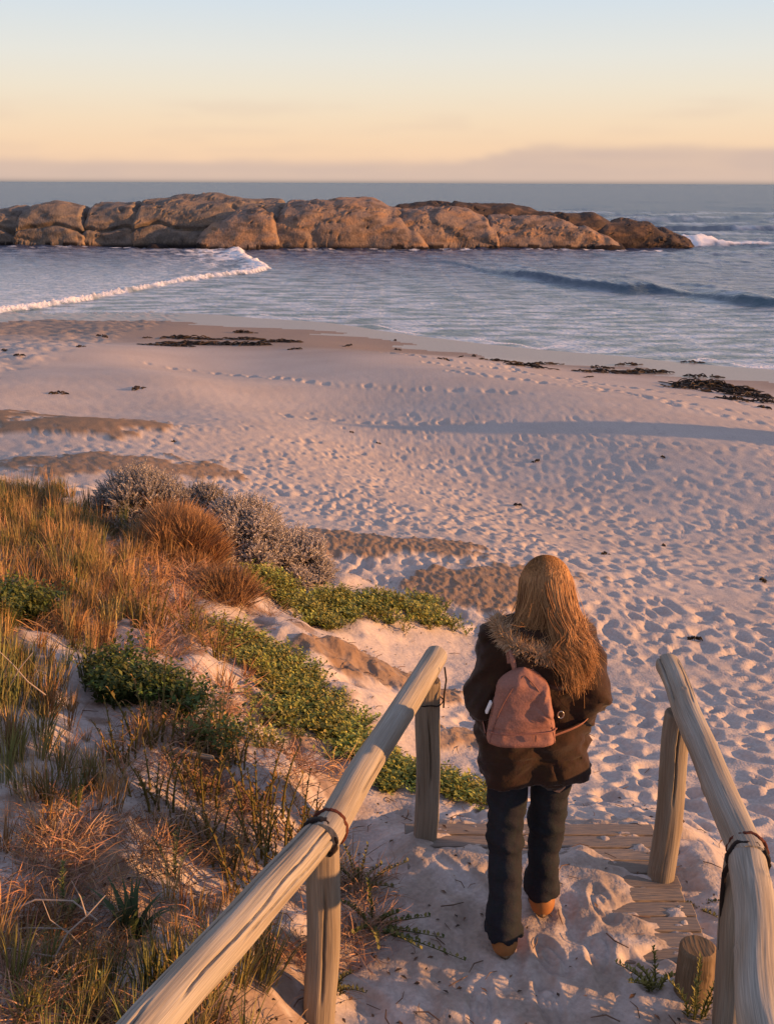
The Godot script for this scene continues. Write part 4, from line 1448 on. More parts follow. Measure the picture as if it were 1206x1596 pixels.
	for v in 3:
		var places := []
		var tints := []
		for i in 420:
			var z := -2.9 - 7.0 * pow(r.randf(), 1.7)
			var x := r.randf_range(-1.6, 1.9) + 0.12 * z * 0.0
			if r.randf() < 0.45:
				x = r.randf_range(-1.3, 0.4)
			var b := Basis(Vector3.UP, r.randf() * TAU) * Basis(Vector3.RIGHT, r.randf_range(-0.4, 0.4))
			places.append(Transform3D(b.scaled(Vector3.ONE * r.randf_range(0.5, 1.3)), Vector3(x, top_at(x, z) + 0.003, z)))
			var w := r.randf_range(0.6, 1.6)
			tints.append(Color(w, w, w))
		copies("flecks", flakes[v], mats.dead, places, tints, litter)
	# small fleshy upright plants that stand singly in the pink sand
	var first: Node3D = null
	var k := 0
	for p in [[-0.98, -4.62], [-0.74, -4.58], [-1.22, -4.34], [-1.02, -4.1], [-0.84, -4.28], [-0.6, -4.3], [-0.9, -3.92], [-0.68, -3.86], [-0.48, -3.98], [-0.42, -4.25], [-0.56, -4.08], [-1.12, -4.55], [-0.36, -4.45], [-0.78, -4.02], [-1.28, -6.25], [-1.05, -5.95], [-1.5, -6.15], [-0.52, -3.68], [-0.3, -4.12], [-0.95, -4.4]]:
		var o: Node3D
		if first == null:
			first = thing("sand_plant", "", "plant")
			o = first
			var s := Shape.new()
			for i in 9:
				var a := i * 2.4
				plume(200 + i, 0.10 + 0.014 * i, 16, 0.022, 0.0042, Vector3(cos(a), 0, sin(a)) * 0.05, Color(0.12, 0.10, 0.03), Color(0.30, 0.14, 0.05), s, Vector3(cos(a), 0, sin(a)) * 0.008 * i)
			obj("stems", s.mesh(), mats.leaf, first)
		else:
			o = first.duplicate()
			o.name = numbered("sand_plant")
			add_child(o, true)
		o.position = Vector3(p[0], top_at(p[0], p[1]) - 0.02, p[1])
		o.rotation.y = k * 1.3
		o.scale = Vector3.ONE * (1.05 + 0.17 * (k % 6))
		tag(o, "small upright fleshy plant in bare pink sand behind the left handrail", "plant", "upright fleshy plants in the sand")
		k += 1


func shrub(called: String, label: String, at: Vector2, rad: float, high: float, leafy: Mesh, sprigs: int, tone: float, rng: int, wiry := false) -> void:
	var r := RandomNumberGenerator.new()
	r.seed = rng
	var y := ground(at.x, at.y)
	var root := thing(called, label, "shrub", Vector3(at.x, y - 0.03, at.y), "shrubs at the seaward foot of the dune")
	var lobes := []
	for i in 22:
		var a := i * 2.4 + r.randf_range(-0.3, 0.3)
		var d := rad * (0.68 * sqrt((i + 0.3) / 11.0) if i < 11 else 0.78)
		var hh := high * (0.74 - 0.42 * pow(d / rad, 2.0)) * r.randf_range(0.85, 1.08) if i < 11 else high * r.randf_range(0.12, 0.4)
		lobes.append([Vector3(cos(a) * d, hh, sin(a) * d), rad * r.randf_range(0.26, 0.38)])
	var stems := Shape.new()
	for l in lobes:
		var path := PackedVector3Array()
		for k in 5:
			var t := k / 4.0
			path.append(Vector3(l[0].x * t * (0.5 + 0.5 * t), l[0].y * t, l[0].z * t * (0.5 + 0.5 * t)) + Vector3(r.randf_range(-0.01, 0.01), 0, r.randf_range(-0.01, 0.01)))
		stems.tube(path, PackedFloat32Array([0.014, 0.011, 0.008, 0.006, 0.003]), 6, Color(0.12, 0.09, 0.065), Color(0.15, 0.11, 0.08))
	obj("stems", stems.mesh(), mats.twig, root)
	var places := []
	var tints := []
	for i in sprigs:
		var l = lobes[r.randi() % lobes.size()]
		var d := Vector3(r.randfn(), r.randfn() * 0.9 + 0.35, r.randfn()).normalized()
		var p: Vector3 = l[0] + d * l[1] * r.randf_range(0.55, 1.0) * (1.0 + 0.12 * na.get_noise_3d(d.x * 3.0, d.y * 3.0, d.z * 3.0 + i % 3))
		if p.y < 0.02:
			continue
		var up := (d * (0.55 if wiry else 0.9) + p.normalized() * 0.5 + Vector3(0, 0.9, 0)).normalized()
		var b := Basis(Quaternion(Vector3.UP, up)) * Basis(Vector3.UP, r.randf() * TAU)
		var s := r.randf_range(0.75, 1.3)
		places.append(Transform3D(b.scaled(Vector3.ONE * s), p - up * 0.05))
		var v := tone * r.randf_range(0.7, 1.25)
		tints.append(Color(v, v, v))
	copies("foliage", leafy, mats.leaf, places, tints, root)


func build_shrubs() -> void:
	var s := Shape.new()
	for i in 3:
		plume(400 + i, 0.085 + 0.02 * i, 26, 0.024, 0.0036, Vector3(cos(i * 2.1), 0, sin(i * 2.1)) * 0.03, Color(0.24, 0.205, 0.185), Color(0.36, 0.32, 0.29), s, Vector3(cos(i * 2.1), 0, sin(i * 2.1)) * 0.012)
	var leafy := s.mesh()
	var wiry := tuft(77, 16, 0.08, 0.2, 0.5, 0.0022, Color(0.22, 0.12, 0.06), Color(0.34, 0.195, 0.10), 0.2)
	shrub("grey_shrub", "dark grey shrub at the left end of the shrub row, partly behind the brown one", Vector2(-2.15, -8.95), 0.42, 0.48, leafy, 1900, 1.25, 5)
	shrub("grey_shrub", "dark narrow grey shrub between the left and the largest grey shrub", Vector2(-1.66, -9.15), 0.27, 0.58, leafy, 1100, 1.15, 6)
	shrub("grey_shrub", "largest pale grey shrub, rounded and dense, in the middle of the row", Vector2(-1.28, -8.75), 0.40, 0.57, leafy, 2300, 1.6, 7)
	shrub("grey_shrub", "smaller pale grey shrub at the right end of the row above green cover", Vector2(-0.80, -8.80), 0.29, 0.45, leafy, 1400, 1.6, 8)
	shrub("brown_shrub", "wiry red-brown shrub standing in front of the grey shrubs", Vector2(-1.68, -8.05), 0.36, 0.5, wiry, 1500, 1.2, 9, true)
	shrub("brown_shrub", "low brown bush on the sand in front of the largest grey shrub", Vector2(-1.2, -7.35), 0.2, 0.2, wiry, 200, 0.9, 10, true)


func build_small_plants() -> void:
	var pale := Color(0.10, 0.125, 0.045)
	var paler := Color(0.29, 0.30, 0.12)
	var make := func(called: String, label: String, x: float, z: float, stems: Array, c0: Color, c1: Color, ll: float, lw: float, leaves: int) -> void:
		var s := Shape.new()
		var i := 0
		for q in stems:
			plume(int(900 + x * 100.0) + i, q[0], leaves, ll, lw, Vector3(q[1], 0, q[2]), c0, c1, s, Vector3(q[1], 0, q[2]) * 0.3)
			i += 1
		var o := obj(called, s.mesh(), mats.leaf)
		o.position = Vector3(x, top_at(x, z) - 0.02, z)
		tag(o, label, "plant")
	make.call("feathery_plant", "pale green feathery plant at the bottom left corner of the dune", -1.03, -2.80, [[0.16, 0.02, 0.02], [0.12, 0.09, -0.03], [0.11, -0.08, 0.04], [0.1, 0.04, 0.09]], pale, paler, 0.04, 0.0045, 54)
	make.call("feathery_plant", "tall pale green spire beside the dead grass at lower left", -1.16, -3.2, [[0.26, 0.01, -0.02], [0.15, 0.07, 0.03]], pale, Color(0.24, 0.23, 0.09), 0.034, 0.006, 56)
	make.call("feathery_plant", "grey-green airy sprig standing above the nearer end of the left handrail", -0.86, -3.66, [[0.24, 0.03, 0.0], [0.22, -0.05, 0.03], [0.2, 0.08, 0.04], [0.17, 0.0, -0.07]], Color(0.07, 0.085, 0.04), Color(0.16, 0.175, 0.085), 0.032, 0.004, 44)
	make.call("feathery_plant", "yellow-green sprigs growing against the front of the stump", 1.15, -3.20, [[0.3, -0.01, 0.02], [0.26, 0.07, 0.03], [0.2, -0.09, 0.02], [0.23, 0.12, 0.0], [0.24, -0.03, 0.06]], Color(0.10, 0.105, 0.03), Color(0.32, 0.29, 0.09), 0.036, 0.0042, 50)
	make.call("feathery_plant", "low yellow-green sprig on the left of the stump", 1.045, -3.36, [[0.14, -0.07, 0.03], [0.13, 0.03, 0.06], [0.16, -0.01, -0.03], [0.1, -0.12, -0.02], [0.1, -0.1, 0.06]], Color(0.10, 0.105, 0.03), Color(0.30, 0.27, 0.08), 0.034, 0.005, 40)
	make.call("feathery_plant", "sprawling sprig between the stump and the right-hand post", 1.25, -3.16, [[0.2, 0.02, 0.06], [0.16, 0.08, 0.08], [0.15, -0.05, 0.1], [0.18, -0.02, -0.02]], Color(0.08, 0.085, 0.03), Color(0.24, 0.22, 0.08), 0.034, 0.0042, 44)
	make.call("beach_runner", "sprawling fleshy runner on the sand right of the boardwalk edge", 1.37, -3.97, [[0.04, 0.10, 0.0], [0.03, 0.17, 0.05], [0.05, -0.05, 0.03], [0.04, 0.05, 0.09]], Color(0.07, 0.075, 0.03), Color(0.20, 0.17, 0.07), 0.03, 0.007, 26)
	make.call("beach_runner", "creeping green runner reaching onto the sand by the path's left edge", -0.05, -3.70, [[0.05, 0.22, 0.1], [0.08, 0.15, 0.18], [0.1, 0.08, 0.03], [0.09, -0.06, 0.12], [0.05, 0.28, 0.2], [0.12, -0.1, 0.0], [0.07, 0.18, 0.02], [0.1, 0.02, 0.2], [0.11, -0.02, -0.12]], Color(0.06, 0.08, 0.022), Color(0.2, 0.18, 0.06), 0.032, 0.008, 34)
	make.call("beach_runner", "sparse olive runner on sand beneath the strapped rail joint", -0.12, -4.02, [[0.12, 0.08, 0.0], [0.15, 0.0, 0.06], [0.1, 0.17, -0.04], [0.13, -0.08, 0.02], [0.14, 0.03, -0.09], [0.16, -0.05, -0.06], [0.1, 0.12, 0.1]], Color(0.08, 0.085, 0.03), Color(0.22, 0.19, 0.07), 0.03, 0.006, 34)
	make.call("beach_runner", "green runner at the foot of the nearer left-hand post", -0.20, -3.28, [[0.12, 0.06, 0.04], [0.14, -0.04, 0.05], [0.1, 0.1, 0.1]], Color(0.05, 0.06, 0.025), Color(0.17, 0.16, 0.065), 0.03, 0.005, 40)
	# broad grey-green blades in the shade at lower left
	var b := Shape.new()
	var r := RandomNumberGenerator.new()
	r.seed = 31
	for i in 22:
		var a := i * 2.4
		var d := Vector3(cos(a), 0, sin(a))
		var h := r.randf_range(0.12, 0.24)
		b.blade(d * 0.02, d * r.randf_range(0.06, 0.2) + Vector3(0, h, 0), d * -0.02 + Vector3(0, 0.03, 0), 0.014, Color(0.055, 0.08, 0.036), Color(0.055, 0.08, 0.036), 6)
	var o := obj("broad_leaf_plant", b.mesh(), mats.leaf)
	o.position = Vector3(-0.92, top_at(-0.92, -3.22) - 0.02, -3.22)
	tag(o, "dark green broad-bladed plant in shade left of the left handrail", "plant")
	# dead branching twig
	var tw := Shape.new()
	var bone := func(into: Shape, path: Array, r0: float, r1: float) -> void:
		var p := PackedVector3Array(path)
		var rr := PackedFloat32Array()
		for i in p.size():
			rr.append(lerpf(r0, r1, i / (p.size() - 1.0)))
		into.tube(p, rr, 6, Color(0.30, 0.24, 0.20), Color(0.36, 0.29, 0.24))
	bone.call(tw, [Vector3(0, 0, 0.1), Vector3(0.01, 0.06, 0.05), Vector3(-0.01, 0.13, 0.02), Vector3(0.03, 0.2, -0.01), Vector3(0.09, 0.25, -0.03), Vector3(0.15, 0.31, -0.06)], 0.005, 0.002)
	bone.call(tw, [Vector3(-0.01, 0.13, 0.02), Vector3(-0.07, 0.16, 0.04), Vector3(-0.15, 0.17, 0.03), Vector3(-0.22, 0.2, 0.06)], 0.003, 0.0015)
	bone.call(tw, [Vector3(0.09, 0.25, -0.03), Vector3(0.07, 0.31, -0.05), Vector3(0.05, 0.38, -0.04)], 0.003, 0.0015)
	bone.call(tw, [Vector3(0.03, 0.2, -0.01), Vector3(-0.02, 0.26, 0.0), Vector3(-0.05, 0.34, -0.02)], 0.0025, 0.001)
	o = obj("dead_twig", tw.mesh(), mats.twig)
	o.position = Vector3(-1.08, top_at(-1.08, -2.92) - 0.02, -2.92)
	tag(o, "bare forked grey twig sticking up in the lower left corner", "twig")
	tw = Shape.new()
	bone.call(tw, [Vector3(-0.26, 0.02, 0.05), Vector3(-0.16, 0.12, 0.03), Vector3(-0.03, 0.17, 0.0), Vector3(0.09, 0.15, -0.02), Vector3(0.17, 0.07, -0.02)], 0.004, 0.003)
	bone.call(tw, [Vector3(-0.28, 0.0, 0.1), Vector3(-0.17, 0.07, 0.08), Vector3(-0.05, 0.11, 0.07), Vector3(0.08, 0.09, 0.05), Vector3(0.13, 0.02, 0.05)], 0.0035, 0.0025)
	o = obj("dead_twig", tw.mesh(), mats.twig)
	o.position = Vector3(-1.18, top_at(-1.18, -3.1), -3.1)
	tag(o, "pair of arching dry stalks over the dark hollow at lower left", "twig")
	tw = Shape.new()
	bone.call(tw, [Vector3(-0.1, 0.0, 0.0), Vector3(-0.05, 0.09, 0.0), Vector3(0.0, 0.17, 0.02), Vector3(0.06, 0.24, 0.0)], 0.004, 0.002)
	bone.call(tw, [Vector3(0.1, 0.02, 0.0), Vector3(0.03, 0.1, 0.02), Vector3(-0.04, 0.18, 0.0), Vector3(-0.1, 0.26, 0.01)], 0.004, 0.002)
	o = obj("dead_twig", tw.mesh(), mats.twig)
	o.position = Vector3(-1.72, top_at(-1.72, -4.55) + 0.08, -4.55)
	tag(o, "two crossed pale sticks among the grass at the left picture edge", "twig")
	var dw := obj("driftwood", log_shape(Vector3(-0.13, 0.03, 0.0), Vector3(0.14, 0.025, 0.07), 0.024, 0.012, 333, 0.0, 2, 28, 1.0).mesh(), mats.post)
	dw.position = Vector3(-0.95, top_at(-0.95, -4.52), -4.52)
	tag(dw, "short pale piece of driftwood lying on the dune sand", "driftwood")


# ---------------------------------------------------------------- the woman and her backpack
# measured from a point on the sand between her feet; she faces -z, walking away
const WOMAN := Vector3(0.57, 3.055, -3.66)


func build_person() -> void:
	var skin := Color(0.42, 0.23, 0.15)
	var root := thing("person", "woman seen from behind in a dark brown fur-hooded coat and jeans, walking down", "person", WOMAN)
	# the body: one continuous figure under the clothes
	var f := Field.new(Vector3(-0.34, 0.0, -0.32), Vector3(0.34, 1.42, 0.26), 0.012)
	for s in [-1.0, 1.0]:
		f.bone(Vector3(s * 0.06, 0.86, 0.0), Vector3(s * 0.055, 1.12, 0.0), 0.105, 0.095, 0.05)
		f.bone(Vector3(s * 0.05, 1.12, 0.0), Vector3(s * 0.09, 1.26, 0.0), 0.09, 0.075, 0.05)
		f.bone(Vector3(s * 0.13, 1.285, 0.0), Vector3(s * 0.194, 1.075, 0.045), 0.048, 0.038, 0.03)
		f.bone(Vector3(s * 0.194, 1.075, 0.045), Vector3(s * 0.15, 0.955, -0.14), 0.038, 0.028, 0.015)
		f.bone(Vector3(s * 0.15, 0.955, -0.14), Vector3(s * 0.125, 0.915, -0.19), 0.026, 0.03, 0.015)
		for k in 4:                                         # hands deep in the front pockets
			var b := Vector3(s * (0.135 - 0.016 * k), 0.905 - 0.004 * k, -0.195)
			f.bone(b, b + Vector3(-s * 0.012, -0.03, -0.012), 0.0095, 0.0088, 0.006)
			f.bone(b + Vector3(-s * 0.012, -0.03, -0.012), b + Vector3(-s * 0.026, -0.048, 0.002), 0.0088, 0.008, 0.006)
		f.bone(Vector3(s * 0.135, 0.93, -0.175), Vector3(s * 0.09, 0.915, -0.175), 0.011, 0.009, 0.008)
	for q in legs():
		f.bone(q[0], q[1], 0.082, 0.056, 0.03)
		f.bone(q[1], q[2], 0.055, 0.038, 0.02)
		f.bone(q[2] + Vector3(0, 0.02, 0.01), q[3], 0.03, 0.024, 0.02)
	f.bone(Vector3(0.0, 1.24, 0.0), Vector3(0.012, 1.41, -0.02), 0.058, 0.05, 0.04)
	var body := Shape.new()
	f.shape(body, func(_p): return skin)
	# the head, on a finer grid
	var h := Vector3(0.022, 1.49, -0.045)
	var g := Field.new(h + Vector3(-0.11, -0.16, -0.15), h + Vector3(0.11, 0.15, 0.13), 0.006)
	g.bone(h + Vector3(0, 0.02, 0.0), h + Vector3(0, 0.025, 0.02), 0.082, 0.085, 0.03, Vector3(0.92, 1.1, 1.08))
	g.bone(h + Vector3(0, -0.03, -0.035), h + Vector3(0, -0.085, -0.062), 0.062, 0.034, 0.04, Vector3(0.95, 1, 1))
	g.bone(h + Vector3(0, -0.16, 0.03), h + Vector3(0, -0.05, 0.02), 0.05, 0.05, 0.03)
	g.bone(h + Vector3(0, 0.0, -0.092), h + Vector3(0, -0.032, -0.108), 0.009, 0.012, 0.012)
	g.bone(h + Vector3(-0.015, -0.063, -0.092), h + Vector3(0.015, -0.063, -0.092), 0.009, 0.009, 0.008)
	for s in [-1.0, 1.0]:
		g.bone(h + Vector3(s * 0.032, 0.004, -0.08), h + Vector3(s * 0.032, 0.004, -0.084), 0.011, 0.011, 0.006)
		g.bone(h + Vector3(s * 0.08, 0.01, 0.0), h + Vector3(s * 0.083, -0.03, -0.006), 0.013, 0.009, 0.008, Vector3(0.6, 1, 1.2))
		g.bone(h + Vector3(s * 0.015, 0.022, -0.088), h + Vector3(s * 0.045, 0.022, -0.078), 0.009, 0.007, 0.012)
	g.shape(body, func(p):
		var q: Vector3 = p - h
		if q.z < -0.085 and absf(q.y + 0.063) < 0.009 and absf(q.x) < 0.022:
			return Color(0.40, 0.14, 0.11)
		if q.z < -0.075 and absf(q.y - 0.004) < 0.006 and absf(absf(q.x) - 0.032) < 0.011:
			return Color(0.06, 0.045, 0.04)
		return skin)
	obj("body", body.mesh(), mats.skin, root)
	# jeans
	var j := Field.new(Vector3(-0.28, 0.02, -0.34), Vector3(0.28, 0.98, 0.30), 0.010)
	for q in legs():
		j.bone(q[0] + Vector3(0, 0.06, 0), q[1], 0.090, 0.068, 0.010)
		j.bone(q[1], q[2] + Vector3(0, 0.02, 0.0), 0.068, 0.071, 0.03, Vector3(0.95, 1, 1.0))
		j.bone(q[2] + Vector3(0, 0.05, -0.01), q[2] + Vector3(0, -0.08, -0.005), 0.070, 0.080, 0.03, Vector3(0.92, 1, 1.08))
	for z in j.n.z:
		for y in j.n.y:
			for x in j.n.x:
				var o := (z * j.n.y + y) * j.n.x + x
				if absf(j.f[o]) > 0.05:
					continue
				var p := j.lo + Vector3(x, y, z) * j.cell
				var folds := nb.get_noise_3d(p.x * 5.0, p.y * 13.0 + p.x * 5.0, p.z * 5.0) * 0.011
				folds += 0.014 * nc.get_noise_3d(p.x * 3.0 + 5.0, p.y * 6.0, p.z * 3.0) * smoothstep(0.14, 0.02, absf(p.y - 0.44))
				folds += 0.012 * nc.get_noise_3d(p.x * 3.0 + 9.0, p.y * 7.0, p.z * 3.0) * smoothstep(0.22, 0.05, p.y)
				var hem: float = 0.078 if p.x < 0.0 else 0.088
				j.f[o] = maxf(j.f[o] - folds, hem + 0.012 * na.get_noise_2d(p.x * 14.0, p.z * 14.0) - p.y)
	var jeans := Shape.new()
	j.shape(jeans, func(p):
		var worn := 0.5 + 0.5 * nb.get_noise_3d(p.x * 6.0, p.y * 2.5, p.z * 6.0)
		return Color(0.012, 0.014, 0.020).lerp(Color(0.032, 0.034, 0.042), worn))
	obj("jeans", jeans.mesh(), mats.denim, root)
	# boots
	for q in legs():
		var b := Field.new(q[3] + Vector3(-0.09, -0.09, -0.10), q[2] + Vector3(0.09, 0.14, 0.12), 0.007)
		var a: Vector3 = q[2]
		var heel := Vector3(a.x, q[4] + 0.045, a.z + 0.030)
		b.bone(a + Vector3(0, 0.08, 0.0), heel + Vector3(0, 0.02, -0.01), 0.040, 0.046, 0.02)
		b.bone(heel, heel + Vector3(0, -0.005, -0.03), 0.047, 0.044, 0.03)
		b.bone(heel + Vector3(0, 0.0, -0.04), q[3], 0.040, 0.036, 0.035)
		b.bone(heel + Vector3(0, -0.02, 0), q[3] + Vector3(0, -0.012, 0), 0.036, 0.038, 0.02)
		for z in b.n.z:
			for y in b.n.y:
				for x in b.n.x:
					var o := (z * b.n.y + y) * b.n.x + x
					b.f[o] = maxf(b.f[o], q[4] + 0.010 - (b.lo.y + y * b.cell))
		var boot := Shape.new()
		b.shape(boot, func(p): return Color(0.25, 0.105, 0.035).lerp(Color(0.33, 0.15, 0.055), 0.5 + 0.5 * nb.get_noise_3d(p.x * 16.0, p.y * 16.0, p.z * 16.0)))
		var bo := obj("boot", boot.mesh(), mats.boot, root)
		var sole := Shape.new()
		var ring := PackedVector3Array()
		var cc := PackedColorArray()
		var tt := PackedVector2Array()
		var toe: Vector3 = q[3]
		for lvl in 4:
			for i in 33:
				var t := TAU * i / 32.0
				var mid := (heel + toe) * 0.5
				var len := (heel - toe).length() * 0.5 + 0.044
				var w := 0.042 + 0.004 * cos(t * 2.0)
				var grow: float = [0.1, 0.97, 1.0, 0.9][lvl]
				ring.append(Vector3(mid.x + (heel - toe).normalized().x * cos(t) * len + sin(t) * w * grow, q[4] + [0.0, 0.0, 0.018, 0.022][lvl], mid.z + cos(t) * len * grow))
				cc.append(Color(0.20, 0.14, 0.085))
				tt.append(Vector2(t, lvl))
		sole.grid(ring, cc, tt, 33, 4)
		obj("sole", sole.mesh(), mats.boot, bo)
	# the coat
	var c := Field.new(Vector3(-0.36, 0.66, -0.34), Vector3(0.36, 1.46, 0.30), 0.010)
	for s in [-1.0, 1.0]:
		c.bone(Vector3(s * 0.085, 0.74, 0.0), Vector3(s * 0.08, 0.95, 0.0), 0.122, 0.116, 0.06)
		c.bone(Vector3(s * 0.08, 0.95, 0.0), Vector3(s * 0.085, 1.18, 0.0), 0.112, 0.114, 0.06)
		c.bone(Vector3(s * 0.07, 1.18, 0.0), Vector3(s * 0.12, 1.275, 0.0), 0.115, 0.085, 0.06)
		c.bone(Vector3(s * 0.136, 1.285, 0.0), Vector3(s * 0.196, 1.09, 0.05), 0.083, 0.067, 0.045)
		c.bone(Vector3(s * 0.196, 1.09, 0.05), Vector3(s * 0.157, 0.955, -0.13), 0.068, 0.054, 0.03)
		c.bone(Vector3(s * 0.12, 0.90, -0.13), Vector3(s * 0.13, 0.80, -0.11), 0.045, 0.04, 0.05)
	c.bone(Vector3(-0.08, 1.33, 0.01), Vector3(0.09, 1.33, 0.01), 0.072, 0.072, 0.05)
	c.bone(Vector3(-0.07, 1.34, 0.085), Vector3(0.08, 1.34, 0.085), 0.055, 0.055, 0.03)       # the hood lying on the back
	c.bone(Vector3(-0.05, 1.29, 0.115), Vector3(0.05, 1.22, 0.115), 0.066, 0.05, 0.03)
	for z in c.n.z:
		for y in c.n.y:
			for x in c.n.x:
				var o := (z * c.n.y + y) * c.n.x + x
				if absf(c.f[o]) > 0.05:
					continue
				var p := c.lo + Vector3(x, y, z) * c.cell
				var folds := 0.015 * nb.get_noise_3d(p.x * 4.0, p.y * 8.0, p.z * 4.0)
				var sleeve := smoothstep(0.15, 0.2, absf(p.x))
				folds += 0.015 * nc.get_noise_3d(p.x * 3.0, p.y * 5.0 + p.x * signf(p.x) * 4.0, p.z * 3.0 + 7.0) * (0.5 + sleeve)
				folds -= 0.008 * smoothstep(0.010, 0.0, absf(p.y - 0.855 + 0.008 * sin(p.x * 14.0))) * (1.0 - sleeve)      # the seam above the skirt
				if p.z > 0.0:
					folds -= 0.012 * smoothstep(0.010, 0.002, absf(p.x - 0.085 - 0.02 * sin(p.y * 20.0))) * smoothstep(0.86, 0.82, p.y)   # the vent in the back
					folds += 0.006 * smoothstep(0.085, 0.1, p.x) * smoothstep(0.86, 0.82, p.y)
				var hem := 0.735 + 0.010 * sin(p.x * 16.0) + 0.008 * na.get_noise_2d(p.x * 9.0, p.z * 9.0)
				c.f[o] = maxf(c.f[o] - folds, hem - p.y)
	var coat := Shape.new()
	c.shape(coat, func(p): return Color(0.026, 0.012, 0.007).lerp(Color(0.050, 0.023, 0.011), 0.5 + 0.6 * nb.get_noise_3d(p.x * 7.0, p.y * 7.0, p.z * 7.0)))
	obj("coat", coat.mesh(), mats.suede, root)
	build_hair(root, h)


func legs() -> Array:      # hip, knee, ankle, toe, height of the sole
	return [
		[Vector3(-0.090, 0.84, 0.0), Vector3(-0.094, 0.46, 0.02), Vector3(-0.095, 0.075, 0.105), Vector3(-0.105, 0.035, -0.06), 0.0],
		[Vector3(0.090, 0.84, 0.0), Vector3(0.086, 0.46, -0.10), Vector3(0.088, 0.105, -0.130), Vector3(0.100, 0.036, -0.30), 0.012],
	]


